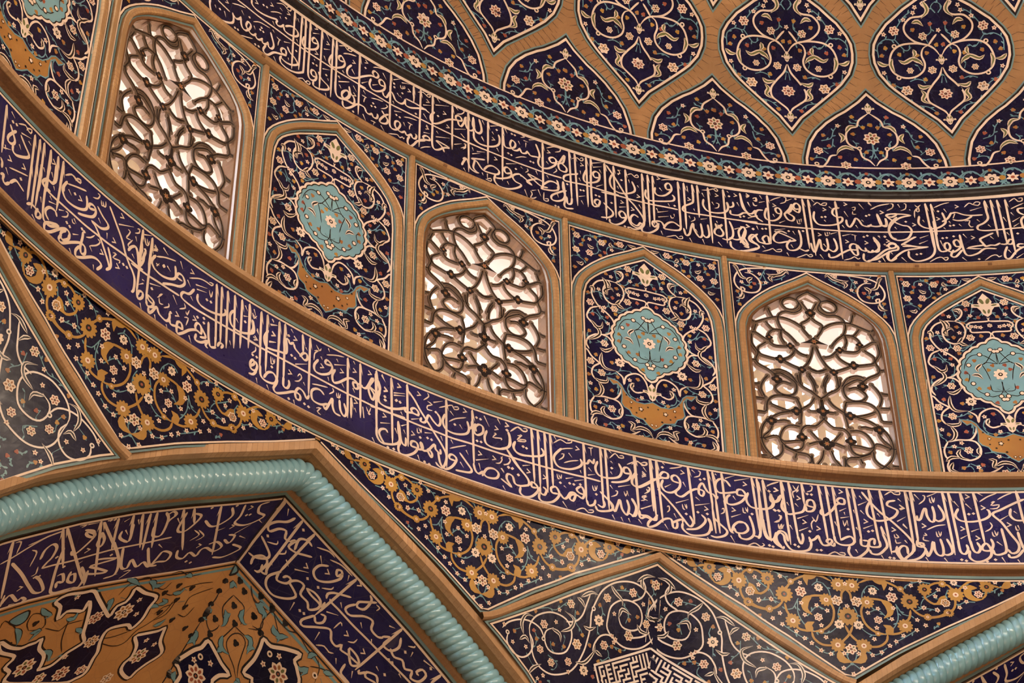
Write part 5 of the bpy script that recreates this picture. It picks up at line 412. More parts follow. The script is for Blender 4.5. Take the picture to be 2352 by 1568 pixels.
# the rest of the round hall, plain brick, behind the viewer
def lathe(name,prof,a0,a1,n,m,kind='structure',ku=1.0):
    V=[];F=[];uv=[];q=len(prof)
    for i in range(n+1):
        t=a0+(a1-a0)*i/n
        for j,(r,z) in enumerate(prof): V.append((r*SC*math.sin(t),r*SC*math.cos(t),z*SC)); uv.append((t*r*SC,z*SC))
    for i in range(n):
        for j in range(q-1): F.append([i*q+j,(i+1)*q+j,(i+1)*q+j+1,i*q+j+1])
    o=mesh_obj(name,np.array(V),F,[m],None,None,uv,True); tag(o,kind=kind); return o
A0=(6.95-3)*D; A1=(-1.95-3)*D+2*math.pi
lathe('wall_rear',[(1,-.168),(1,.6),(1,1.2),(1,1.6)],A0,A1,60,'rear_brick')
floor=lathe('floor',[(.001,-.168),(1.5,-.168)],0,2*math.pi,48,'stone_floor')
lathe('light_shell',[(1.48,-.168),(1.48,1.125)],A1-2*math.pi-.4,A0+.4,60,'rear_brick')  # unseen shell added to keep sky light from leaking into the hall
lathe('roof_shield_1',[(1.48,1.125),(1.006,1.125)],A1-2*math.pi-.4,A0+.4,60,'roof_mat')  # unseen roof ring added on top of the shell to block the sky
for nm,t in (('shell_end_left',A1-2*math.pi-.39),('shell_end_right',A0+.39)):  # added end walls of the shell, out of view, stopping light leaks
    V=[(r*SC*math.sin(t),r*SC*math.cos(t),z*SC) for r,z in ((1,-.168),(1.48,-.168),(1.48,1.125),(1,1.125))]
    tag(mesh_obj(nm,np.array(V),[[0,1,2,3]],['rear_brick']),kind='structure')
# dome shell
mb=MB(); us=[x*SU for x in lin(-2.2,29.8,260)]
hs=[1.585]+lin(1.60,2.05,40)+[2.1,2.15,2.2,2.25,2.29,2.33,2.36,2.38]
pts=[(u,h*SC,0) for u in us for h in hs]; q=len(hs)
mb.add(pts,[[i*q+j,(i+1)*q+j,(i+1)*q+j+1,i*q+j+1] for i in range(len(us)-1) for j in range(q-1)],'dome_brick')
dome=mb.build('ceiling',Fdome,0,0,smooth=True); tag(dome,kind='structure')
# ---------------------------------------------------------------- inscription bands
def hline(mb,h,w,m,off,a=R1[0],b=R1[1],prof=None,step=.25):
    mb.ribbon([(a*SU,h*SC),(b*SU,h*SC)],w*SC,m,off,smooth=False,step=step/4,prof=prof)
def band(name,h0,h1,items,ch,label,wm,navy):
    root=empty(name,tuple(Fwall(np.array([3.]),np.array([h0]),np.array([0.]))[0]),label,'inscription band')
    f=MB(); patch(f,[x*SU for x in lin(*R1,120)],lambda u:h0*SC,lambda u:h1*SC,6,navy,.002); f.build('tile_field',Fwall,0,0,root)
    b=MB(); lw=.0022
    hline(b,h0+.0011,lw,'cream',.004); hline(b,h1-.0011,lw,'cream',.004); b.build('border_lines',Fwall,0,0,root)
    t=MB(); letters(items,t,wm); t.build('lettering',Fwall,0,ch,root)
    return root
band('inscription_band',1.4812,1.5815,IT['UP'],1.5,'dark blue tile band of cream Arabic lettering directly under the dome',.0225,'navy')
band('inscription_band',1.0730,1.1635,IT['LO'],1.1,'dark blue tile band of cream Arabic lettering directly below the windows',.0235,'navy_band')
# ---------------------------------------------------------------- cornices (brick mouldings)
def cornice(name,rows,label,a=R1[0],b=R1[1]):
    root=empty(name,tuple(Fwall(np.array([3.]),np.array([rows[0][1]]),np.array([0.]))[0]),label,'cornice')
    for nm,lo,hi,m,off,prof in rows:
        x=MB(); hline(x,(lo+hi)/2,hi-lo,m,off,a,b,prof); x.build(nm,Fwall,0,0,root)
    return root
bull=lambda p:[(-1,0),(-.95,p*.45),(-.7,p*.85),(-.25,p),(.25,p),(.7,p*.85),(.95,p*.45),(1,0)]
flat=lambda p:[(-1,-.01),(-1,p),(1,p),(1,-.01)]
cornice('brick_cornice',[('edge_line',1.4797,1.4812,'black',.003,None),('glazed_strip',1.4655,1.4797,'frame_turq',.002,None),('brick_roll',1.4690,1.4785,'brick',.006,bull(.075)),('edge_line',1.4641,1.4655,'black',.003,None),('border_line',1.4620,1.4641,'cream',.004,None)],'rounded brick cornice between the upper lettering and the arches')
cornice('brick_cornice',[('brick_ledge',1.1722,1.1790,'brick_lip',.004,[(-1,0),(-1,.10),(-.6,.13),(1,.13),(1,-.02)]),('shadow_soffit',1.1684,1.1722,'brick_dark',.004,[(-1,0),(-.2,.03),(1,.09)]),('glazed_strip',1.1646,1.1686,'frame_turq',.004,None),('edge_line',1.1635,1.1647,'black',.004,None)],'projecting brick sill cornice running under the windows')  # dark soffit colour paints in the shade beneath the ledge
cornice('brick_cornice',[('edge_line',1.0716,1.0730,'black',.004,None),('glazed_strip',1.0684,1.0716,'frame_turq',.004,None),('brick_roll',1.0618,1.0684,'brick_lip',.004,bull(.09)),('shadow_soffit',1.0585,1.0622,'brick_dark',.004,[(-1,0),(0,.02),(1,.06)]),('glazed_strip',1.0553,1.0586,'frame_turq',.004,None),('edge_line',1.0540,1.0553,'black',.004,None),('border_line',1.0522,1.0540,'cream',.005,None)],'rounded brick cornice between the lower lettering and the floral spandrels')  # shade under the roll is painted by the dark soffit strip
cornice('glazed_cornice',[('dark_roll',1.5838,1.5940,'black',.004,bull(.05)),('glazed_strip',1.5938,1.5979,'frame_turq',.006,bull(.02)),('edge_line',1.5979,1.5995,'black',.004,None),('border_line',1.5815,1.5838,'cream',.004,None)],'black and green glazed moulding at the foot of the dome')
hd=MB()
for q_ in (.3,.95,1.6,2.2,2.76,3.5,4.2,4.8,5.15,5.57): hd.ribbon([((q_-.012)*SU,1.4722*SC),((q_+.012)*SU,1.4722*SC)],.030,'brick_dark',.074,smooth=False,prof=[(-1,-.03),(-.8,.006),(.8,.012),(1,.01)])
hd.build('dark_headers',Fwall,0,0,bpy.data.objects['brick_cornice'])
# ---------------------------------------------------------------- pilasters between bays
def vribbon(mb,u,w,m,off,h0,h1,prof=None): mb.ribbon([(u*SU,h0*SC),(u*SU,h1*SC)],w*SU,m,off,smooth=False,step=.06,prof=prof)
WHICH=['far left','second from the left','middle','third from the right','second from the right','far right']
for k in range(0,6):
    root=empty('brick_pilaster',tuple(Fwall(np.array([float(k)]),np.array([BOT]),np.array([0.]))[0]),
      'slim brick pilaster, '+['leftmost, left of the largest lattice window','between the largest window and the panel to its right','between the second panel and the middle lattice window','right of the middle lattice window','left of the smallest lattice window','right of the smallest lattice window'][k],'pilaster','pilasters between the bays')
    a=MB(); vribbon(a,0,.030,'brick',.004,BOT-.002,1.468,prof=[(-1,0),(-1,.03),(-.8,.042),(.8,.042),(1,.03),(1,0)]); a.build('brick_shaft',Fwall,k,0,root)
    b=MB()
    for s in (-1,1):
        vribbon(b,s*.0195,.010,'frame_turq',.005,BOT,1.4655); vribbon(b,s*.0275,.0055,'black',.006,BOT,1.4645); vribbon(b,s*.0335,.006,'cream',.006,BOT,1.4635)
    b.build('glazed_edging',Fwall,k,0,root)
# ---------------------------------------------------------------- bays
def archpath(tab,dx=0,dh=0,sx=1):
    P=[(-a-dx,h-dh) for a,h in tab[::-1]]+[(a+dx,h-dh) for a,h in tab[1:]]
    P=[(-tab[-1][0]-dx,BOT)]+P+[(tab[-1][0]+dx,BOT)]
    return [(x*SU,y*SC) for x,y in P]
def blend(t):
    us=[0,.1,.2,.3,.4,.5,.6,.7,.8,.88,.94,.985,1]; O=OUT[-1][0];I=INN[-1][0]
    return [((O+(I-O)*t)*u,arch_h(OUT,O*u)*(1-t)+arch_h(INN,I*u)*t) for u in us]
def arch_frame(root,cs,isw):
    a=MB(); 
    a.ribbon(archpath(blend(.50)),.036*SU,'brick',.004,smooth=False,step=.03,prof=[(-1,0),(-1,.02),(-.75,.035),(.75,.035),(1,.02),(1,0)]); a.build('brick_arch_frame',Fwall,cs,0,root)
    b=MB()
    b.ribbon(archpath(blend(.0)),.0095*SU,'cream',.0055,smooth=False,step=.03)
    b.ribbon(archpath(blend(.09)),.0060*SU,'black',.0050,smooth=False,step=.03)
    b.ribbon(archpath(blend(.20)),.0110*SU,'frame_turq',.0045,smooth=False,step=.03)
    b.ribbon(archpath(blend(.77)),.0140*SU,'frame_turq',.0045,smooth=False,step=.03)
    if isw: b.ribbon(archpath(blend(.92)),.013*SU,'brick_dark',.0045,smooth=False,step=.03)
    else:
        b.ribbon(archpath(blend(.905)),.0060*SU,'black',.0050,smooth=False,step=.03); b.ribbon(archpath(blend(1.0)),.0105*SU,'cream',.0055,smooth=False,step=.03)
    b.build('glazed_edging',Fwall,cs,0,root)
def spandrel(root,cs,items):
    f=MB()
    patch(f,[x*SU for x in lin(-.47,.47,30)],lambda u:arch_h(OUT,u/SU)*SC,lambda u:1.4630*SC,3,'navy',.002)
    for s in (-1,1): patch(f,[s*.4705*SU,s*.468*SU],lambda u:1.30*SC,lambda u:1.463*SC,6,'navy',.002) 
    o=f.build('spandrel',Fwall,cs,0,root)
    L=NEW(); draw(L,items); draw(L,items,-1); fill(L,lambda u:(arch_h(OUT,u/SU)-1.2)*SC,lambda u:(1.463-1.2)*SC,.45*SU,.08)
    for k,mb in L.items(): mb.build({'scroll':'scrollwork','vine':'leafy_vine','bud':'flower_buds','flower':'blossoms','field':'field'}[k],Fwall,cs,1.2,o)
ML=[(0,1.3707),(.037,1.3648),(.074,1.3611),(.111,1.3565),(.147,1.3520),(.174,1.3453),(.201,1.3371),(.217,1.3279),(.222,1.3177),(.219,1.3081),(.205,1.3000),(.182,1.2934),(.154,1.2878),(.114,1.2842),(.078,1.2803),(.054,1.2770),(.030,1.2715),(0,1.2655)]
CL=[(-.263,1.258),(-.238,1.2576),(-.206,1.2566),(-.182,1.2524),(-.167,1.2459),(-.137,1.2384),(-.097,1.2341),(-.049,1.2338),(0,1.2381)]
CL2=[(0,1.2010),(-.032,1.2057),(-.062,1.2125),(-.094,1.2134),(-.126,1.2154),(-.14,1.2209),(-.172,1.2238),(-.187,1.2284),(-.181,1.2378),(-.183,1.2468),(-.206,1.2529),(-.231,1.2506),(-.247,1.2543)]
def scallop(half,n=13,amp=.016):
    P=np.array([(x*SU,(y-1.2)*SC) for x,y in half]); ln=np.concatenate([[0],np.cumsum(np.hypot(*(P[1:]-P[:-1]).T))]); out=[]
    for i in range(n*6+1):
        t=i/(n*6)*ln[-1]; x=np.interp(t,ln,P[:,0]); y=np.interp(t,ln,P[:,1]); e=ln[-1]*.01
        dx=np.interp(t+e,ln,P[:,0])-np.interp(t-e,ln,P[:,0]); dy=np.interp(t+e,ln,P[:,1])-np.interp(t-e,ln,P[:,1]); l=math.hypot(dx,dy) or 1
        b=amp*abs(math.sin(math.pi*i/6)) if 0<i<n*6 else 0; out.append((x+(-dy/l)*b*1,y+(dx/l)*b))
    out=[(abs(x),y) for x,y in out]
    return out+[(-x,y) for x,y in out[-2:0:-1]]
def blind_panel(cs,label):
    root=empty('arched_tile_panel',tuple(Fwall(np.array([cs]),np.array([BOT]),np.array([0.]))[0]),label,'tile panel','blind arched panels between the windows')
    f=MB(); patch(f,[x*SU for x in lin(-.395,.395,26)],lambda u:BOT*SC,lambda u:arch_h(INN,u/SU)*SC,20,'navy',.002); f.build('tile_field',Fwall,cs,0,root)
    arch_frame(root,cs,False); spandrel(root,cs,IT['SPP'])
    L=NEW(); draw(L,IT['PANEL']); draw(L,IT['PANEL'],-1)
    cx=lambda p:[(x*SU,(y-1.2)*SC) for x,y in p]
    med=MB(); S=scallop(ML); med.poly(S,'medallion',.0036); mo=med.build('turquoise_medallion',Fwall,cs,1.2,root)
    e=MB(); e.ribbon(S,.024,'cream',.0060,closed=True,smooth=False,step=.02); e.ribbon([(x*.955,(y-1.13)*.955+1.13) for x,y in S],.012,'black',.0056,closed=True,smooth=False,step=.02); e.build('medallion_border',Fwall,cs,1.2,mo)
    C=CL+[(-x,y) for x,y in CL[-2::-1]]+[(-x,y) for x,y in CL2[::-1]]+CL2[1:]
    c=MB(); c.poly(cx(C),'amber',.0040); co=c.build('amber_cloud_collar',Fwall,cs,1.2,root)
    e=MB(); e.ribbon(cx(C),.012,'turq',.0056,closed=True,smooth=False,step=.02)
    for sx in(-1,1):
        for x,y,r in ((.128,1.232,.022),(.072,1.2255,.034),(.155,1.2405,.014),(.10,1.2195,.014),(.03,1.2300,.013),(.05,1.214,.016),(.012,1.2075,.02),(.13,1.2245,.012)):
            e.disc(sx*x*SU,(y-1.2)*SC,r,'black',.0064,10,lambda a:.8+.2*math.cos(5*a)); 
            if r>.018: e.disc(sx*x*SU,(y-1.2)*SC,r*.5,'cream',.0074,8)
    e.build('collar_flowers',Fwall,cs,1.2,co)
    def mh(u): 
        x=abs(u)/SU; ys=[b for a,b in ML if 1]; 
        return x<.235
    fill(L,lambda u:(BOT-1.2)*SC,lambda u:(arch_h(INN,u/SU)-1.2)*SC,.38*SU,.085,avoid=[(-1,.232*SU,(1.262-1.2)*SC,(1.375-1.2)*SC),(-1,.27*SU,(1.203-1.2)*SC,(1.2585-1.2)*SC),(-1,.11*SU,1.36*SC-1.2*SC,3)])
    palmette(L,0,(1.418-1.2)*SC,.150); palmette(L,0,(1.2515-1.2)*SC,.105)
    finish(L,Fwall,cs,1.2,root)
    return root
def window(n,cs,label):
    root=empty('window_%d'%n,tuple(Fwall(np.array([cs]),np.array([BOT]),np.array([0.]))[0]),None,None,None,'structure')
    arch_frame(root,cs,True); spandrel(root,cs,IT['SPW'])
    # reveal running out through the thick wall
    P=archpath([(a,h) for a,h in OPN]); Q=resample(P,False,False,.02)
    V=[];F=[]; offs=[.004,-.05,-.30,-.7,-1.1,-1.5]; q=len(offs)
    r=MB()
    pts=[(x,y,o) for x,y in Q for o in offs]; r.add(pts,[[i*q+j,(i+1)*q+j,(i+1)*q+j+1,i*q+j+1] for i in range(len(Q)-1) for j in range(q-1)],'plaster')
    s=[(x*SU,BOT*SC,o) for x in lin(-.39,.39,10) for o in offs]; r.add(s,[[i*q+j,(i+1)*q+j,(i+1)*q+j+1,i*q+j+1] for i in range(10) for j in range(q-1)],'plaster')
    r.build('reveal',Fwall,cs,0,root)
    # outer pierced screen at the far side of the wall
    g=MB(); W=.39*SU; rows=0
    y=BOT*SC
    dep=[(-1,-.10),(-1,0),(1,0),(1,-.10)]
    k=0; step=.36
    while y<1.44*SC:
        hw=W*.99
        n2=[(x,y+(.10 if (i+k)%2 else -.04)) for i,x in enumerate(lin(-hw,hw,8))]
        g.ribbon(n2,.085,'stucco',-1.35,smooth=False,step=.05,prof=dep); y+=step*.62; k+=1
    for i,x in enumerate(lin(-W,W,8)):
        hh=arch_h(OPN,min(.385,abs(x/SU)))
        g.ribbon([(x,BOT*SC),(x,hh*SC)],.08,'stucco',-1.35,smooth=False,step=.1,prof=dep)
    g.build('outer_screen',Fwall,cs,0,root)
    # pierced lattice
    gr=empty('window_lattice',tuple(Fwall(np.array([cs]),np.array([BOT]),np.array([-.05]))[0]),label,'window lattice','pierced arabesque window lattices')
    bar=MB(); orn=MB(); bosses=[]; knobs=[]; kb=MB()
    prof=[(-.8,-.07),(-1.05,-.012),(-.8,0),(.8,0),(1.05,-.012),(.8,-.07),(-.8,-.07)]
    for mx in (1,-1):
        for code,P,sz in IT['GR']:
            P=[(x*mx,y) for x,y in P]
            if code=='G':
                bar.ribbon(P,.043,'lattice_face',-.05,step=.06,prof=prof); orn.ribbon(P,.013,'black',-.048,step=.06)
                for ex,ey in (P[0],P[-1]): knobs.append((ex,ey))
            elif code=='F':
                x,y=P[0]; r=.058*sz; fl=MB(); bosses.append(fl)
                if mx<0 and abs(x)<.06: bosses.pop(); continue
                if abs(x)<.06: x=0
                n=16; ring=[]
                fn=lambda a:.72+.34*abs(math.cos(2*a))
                top=[(x,y,-.046)]+[(x+r*fn(2*math.pi*i/n)*math.cos(2*math.pi*i/n),y+r*fn(2*math.pi*i/n)*math.sin(2*math.pi*i/n),-.046) for i in range(n)]
                bk=[(a,b,-.12) for a,b,_ in top[1:]]
                fl.add(top,[[0,1+i,1+(i+1)%n] for i in range(n)],'black'); fl.add(top[1:]+bk,[[i,(i+1)%n,n+(i+1)%n,n+i] for i in range(n)],'plaster_rose')
                fl.disc(x,y,r*.42,'brick',-.044,12,lambda a:.75+.3*math.cos(6*a)); fl.disc(x,y,r*.14,'rust',-.042,6)
            elif code=='M' and mx==1:
                x,y=0,P[0][1]; r=.13; fl=MB(); bosses.append(fl)
                sh=[(-1.2,-.28),(-.6,0),(-.25,.25),(0,.5),(.25,.25),(.6,0),(1.2,-.28),(.3,-.22),(0,-.36),(-.3,-.22)]
                Q=[(x+a*r*.95,y+b*r*.95) for a,b in sh]; n=len(Q)
                fl.poly(Q,'black',-.044); fl.add([(a,b,-.044) for a,b in Q]+[(a,b,-.12) for a,b in Q],[[i,(i+1)%n,n+(i+1)%n,n+i] for i in range(n)],'plaster_rose')
                fl.disc(x,y,.036,'brick',-.042,12,lambda a:.75+.3*math.cos(6*a)); fl.disc(x,y,.013,'rust',-.040,6)
    nrib=len(bar.f)
    for i,(x,y) in enumerate(knobs):
        n=10; tp=[(x+.031*math.cos(a*.6283),y+.031*math.sin(a*.6283),-.052-.0002*(i%5)) for a in range(n)]
        bar.add(tp,[list(range(n))],'lattice_face'); bar.add(tp+[(a,b,-.12) for a,b,_ in tp],[[j,(j+1)%n,n+(j+1)%n,n+j] for j in range(n)],'plaster_rose')
    # the tiled face is brown, the cut sides pale
    # rim that ties the lattice to the arch
    rim=[(x*.985,y) for x,y in archpath(OPN)]
    bo=bar.build('lattice_bars',Fwall,cs,0 if False else 1.2,gr); 
    me=bo.data
    nf=len(prof)-1
    idx=np.arange(len(me.polygons)); old=np.array(bar.m)
    # sides and back of each bar are plain plaster, the face is tiled
    mi=np.where(idx<nrib,np.where(np.isin(idx%nf,[0,4,5]),1,0),old); me.polygons.foreach_set('material_index',mi.astype(np.int32)); me.update()
    orn.build('inlay_line',Fwall,cs,1.2,bo)
    for fl in bosses: fl.build('inlaid_boss',Fwall,cs,1.2,gr)
    rm=MB(); rm.ribbon(rim,.012*SU,'brick_dark',-.03,smooth=False,step=.03,prof=[(-1,-.17),(-1,0),(1,0),(1,-.17)]); rm.build('window_rim',Fwall,cs,0,gr)
    return root
window(1,.5,'largest and leftmost pierced plaster window lattice, strongly slanted')
window(2,2.5,'pierced plaster window lattice in the middle, between two blind arched panels')
window(3,4.5,'smallest pierced plaster window lattice, rightmost of the three')
blind_panel(-.5,'blind arched tile panel at the upper left corner, cut by the frame')
blind_panel(1.5,'blind arched tile panel between the left and the middle lattice windows')
blind_panel(3.5,'blind arched tile panel between the middle and the right lattice windows')
blind_panel(5.5,'blind arched tile panel at the right edge, cut by the frame')
# ================================================================= THE DOME
r=empty('floral_border_band',tuple(Fdome(np.array([3.]),np.array([1.60]),np.array([0.]))[0]),'narrow band of cream daisies and green vines ringing the foot of the dome','tile border')
f=MB(); patch(f,[x*SU for x in lin(*R1,120)],lambda u:1.5985*SC,lambda u:1.652*SC,4,'navy',.003); f.build('tile_field',Fdome,0,0,r)
b=MB(); hline(b,1.6010,.0024,'cream',.0055); hline(b,1.6505,.0024,'cream',.0055); b.build('border_lines',Fdome,0,0,r)
L=NEW(); n0=-12
for i in range(n0,54):
    u=(i/8+.056)*SU; y=(1.6240-1.6)*SC
    if i%2: daisy(L,u,y,.085,8)
    else:
        L['flower'].disc(u,y,.075,'cream',.0068,24,lambda a:.8+.26*math.cos(6*a),.3); L['flower'].disc(u,y,.024,'rust',.0078,8)
    um=u+SU/16; L['bud'].disc(um,y+.01,.040,['gold','amber','rust'][i%3],.0050,10); L['vine'].ell(um,y-.055,.04,.022,0,'turq',.004,8)
    L['bud'].disc(u,y+(.15 if i%2 else -.14),.026,'amber' if i%4<2 else 'rust',.0050,6)
    w=SU/8
    for s in (1,-1):
        vine(L,[(u-w*.5,y-.07*s),(u-w*.2,y-.14*s),(u+w*.2,y-.15*s),(u+w*.5,y-.07*s),(u+w*.62,y+.0)],.020,leaf=.06,gap=.10)
        vine(L,[(u-w*.35,y+.0),(u-w*.3,y+.09*s),(u-w*.05,y+.14*s),(u+w*.1,y+.11*s)],.015,leaf=.05,gap=.09)
finish(L,Fdome2,0,1.6,r)
DFH=[(0,1.7075),(.067,1.7275),(.153,1.7445),(.245,1.763),(.345,1.7835),(.40,1.799),(.428,1.8155),(.432,1.828),(.425,1.841),(.395,1.853),(.335,1.869),(.22,1.8885),(.119,1.9015),(.05,1.912),(0,1.925)]
DHH=[(.430,1.651),(.4265,1.662),(.410,1.675),(.390,1.6895),(.342,1.7068),(.275,1.722),(.20,1.7345),(.148,1.7415),(.055,1.7575),(0,1.7700)]
def medallion(cs,full,label,h0=0.,sc=1.,orn=True):
    root=empty('floral_medallion',tuple(Fdome(np.array([cs]),np.array([1.7+h0]),np.array([0.]))[0]),label,'tile medallion','lozenge medallions on the dome')
    half=[(x*sc*SU,(y-1.7)*SC) for x,y in (DFH if full else DHH)]
    cut=half
    if full: P=cut+[(-x,y) for x,y in cut[-2:0:-1]]
    else: P=cut+[(-x,y) for x,y in cut[-2::-1]]
    f=MB(); hw=max(x for x,_ in half); yb=[y for _,y in half]
    if full:
        xs=[x for x,_ in half]; i=int(np.argmax(xs)); lo=lambda u:float(np.interp(abs(u),xs[:i+1],yb[:i+1])); hi=lambda u:float(np.interp(-abs(u),[-x for x in xs[i:]],yb[i:]))
        patch(f,lin(-hw,hw,24),lo,hi,10,'navy',.004)
    else:
        xs=[x for x,_ in half][::-1]; ys=yb[::-1]; patch(f,lin(-hw,hw,24),lambda u:(1.651-1.7)*SC,lambda u:float(np.interp(abs(u),xs,ys)),8,'navy',.004)
    f.build('tile_field',Fdome,cs,1.7+h0,root)
    b=MB()
    def offs(d): return offset(P,d,full)
    b.ribbon(offs(0),.030,'cream',.0075,closed=full,smooth=False,step=.03); b.ribbon(offs(.027),.026,'black',.0065,closed=full,smooth=False,step=.03); b.ribbon(offs(.049),.020,'frame_turq',.0055,closed=full,smooth=False,step=.03)
    b.build('outline_border',Fdome2,cs,1.7+h0,root)
    if orn:
        L=NEW(); it=IT['DF' if full else 'DH']; draw(L,it,1,1.25,1.18); draw(L,it,-1,1.25,1.18); fill(L,(lambda u:lo(u)) if full else (lambda u:(1.651-1.7)*SC),(lambda u:min(hi(u),2.2)) if full else (lambda u:float(np.interp(abs(u),xs,ys))),.9*hw,.10,sc=1.15)
        finish(L,Fdome2,cs,1.7+h0,root)
    # radiating brick joints around the outline
    j=MB(); Q=resample(P,full,False,.012); ln=0; last=0
    A=offset([tuple(p) for p in Q],.066,full); B=offset([tuple(p) for p in Q],.165,full)
    for i in range(1,len(Q)):
        ln+=math.hypot(*(Q[i]-Q[i-1]))
        if ln-last>.066: last=ln; j.ribbon([A[i],B[i]],.009,'joint',.0015,smooth=False,step=.2,taper='tick')
    j.build('brick_joints',Fdome,cs,1.7+h0,root)
    return root
def offset(P,d,closed):
    """outline pushed outwards by d metres"""
    P=np.array(P,float); n=len(P); out=[]; c=P.mean(0)
    area=.5*sum(P[i,0]*P[(i+1)%n,1]-P[(i+1)%n,0]*P[i,1] for i in range(n)); sg=1 if area>0 else -1
    for i in range(n):
        a=P[i]-P[i-1] if (i>0 or closed) else P[1]-P[0]; b=P[(i+1)%n]-P[i] if (i<n-1 or closed) else P[-1]-P[-2]
        a=a/(math.hypot(*a) or 1); b=b/(math.hypot(*b) or 1); t=a+b; l=math.hypot(*t) or 1; t/=l; k=min(1/max(.3,abs(a@t)),2.2)
        out.append((P[i,0]+sg*t[1]*d*k,P[i,1]-sg*t[0]*d*k))
    return out
HN=['','far left, cut by the top edge of the picture','leftmost complete','second from the left','in the middle','second from the right','rightmost']
for i,s in enumerate((1,2,3,4,5,6)):
    lab={1:'half lozenge tile medallion low on the dome, farthest to the left',2:'half lozenge tile medallion low on the dome, second from the left',3:'half lozenge tile medallion at the foot of the dome, above the middle lattice window',4:'half lozenge tile medallion at the foot of the dome, upper middle of the photo',5:'half lozenge tile medallion at the foot of the dome, right of the middle one',6:'half lozenge tile medallion at the right edge of the photo, cut by the frame'}[s]
    medallion(float(s),False,lab)
for s in (2.5,3.5,4.5,5.5,6.5):
    lab={2.5:'whole lozenge medallion at the top edge, leftmost and mostly cut off',3.5:'whole lozenge medallion in the upper middle, pointed tip down',4.5:'whole lozenge medallion at upper right, second from the right',5.5:'whole lozenge medallion near the upper right corner, rightmost complete one',6.5:'whole lozenge medallion at the right edge, only its rim in view'}[s]
    medallion(s,True,lab)
for s in (3.,4.,5.,6.):
    lab={3.:'third-row medallion tip at the top edge, leftmost, above the middle of the photo',4.:'third-row medallion tip at the top edge, between the first and second whole medallions',5.:'third-row medallion tip at the top edge, between the two right whole medallions',6.:'third-row medallion tip at the top right corner'}[s]
    medallion(s,True,lab,.1675,.95)
# ================================================================= LOWER ZONE: ARCHES, SPANDRELS, KITES
KO=[(0,1.0540),(.25,1.0310),(.47,1.0088),(.565,.9962),(.70,.980),(.905,.9505),(1.0,.9362),(1.2,.905)]
KI=[(0,1.0402),(.30,1.0087),(.485,.987),(.67,.9631),(.865,.9390),(.935,.9305)]
def arch_low(s,k=1.5,dz=0):                     # height of arch line above bay position s on the wall plane
    X=math.tan(max(-1.3,min(1.3,(s-k)*D))); return float(Wz(X))-dz
def vpanel(cs,label):
    # one side runs along the arch (at cs-1 or cs+1 whichever is an arch axis), the other along the kite
    k=cs-1 if abs((cs-1-1.5)%4)<.01 else cs+1; sg=1 if k<cs else -1     # sg=1: arch on the left
    root=empty('floral_spandrel',tuple(Flow(np.array([cs]),np.array([.94]),np.array([0.]))[0]),label,'tile spandrel','gold and white floral spandrels')
    def lo(u):
        a=arch_low(cs+u,k); b=arch_h(KO,(cs+u)-(cs+sg))
        return max(a if (u*sg)<.12 else 0,b if (u*sg)>-.12 else 0)*SC if True else 0
    us=[x*SU for x in sorted(set(lin(-.985,.985,44)+[0]))]
    f=MB(); patch(f,us,lambda u:lo(u/SU),lambda u:max(1.0535*SC,lo(u/SU)),10,'navy',.002); f.build('tile_field',Flow,cs,0,root)
    e=MB(); P=[(u,lo(u/SU)) for u in us]
    for d,w,m,o in ((-.010,.016,'cream',.0055),(.004,.012,'black',.0045),(.018,.020,'frame_turq',.0035)):
        tip=us.index(0.) if 0. in us else len(us)//2
        e.ribbon(offset_open(P,-d),w,m,o,smooth=False,step=.03)
    e.build('edge_border',Flow,cs,0,root)
    L=NEW(); draw(L,IT['VP'],1,1,.92); draw(L,IT['VP'],-1,1,.92); fill(L,lambda u:max(lo(u/SU),lo(-u/SU))-SC,lambda u:.050*SC,.9*SU,.075)
    finish(L,Flow,cs,1.0,root)
    return root
def offset_open(P,d):
    P=np.array(P,float); n=len(P); out=[]
    for i in range(n):
        a=P[i]-P[i-1] if i>0 else P[1]-P[0]; b=P[i+1]-P[i] if i<n-1 else a
        a=a/(math.hypot(*a) or 1); b=b/(math.hypot(*b) or 1); t=a+b; t/=(math.hypot(*t) or 1); k=min(1/max(.3,abs(a@t)),2.5)
        out.append((P[i,0]-t[1]*d*k,P[i,1]+t[0]*d*k))
    return out
vpanel(.5,'gold and white floral spandrel left of the large rope arch')
vpanel(2.5,'gold and white floral spandrel between the large rope arch and the lower middle kite panel')
vpanel(4.5,'gold and white floral spandrel at lower right, between kite panel and right rope arch')
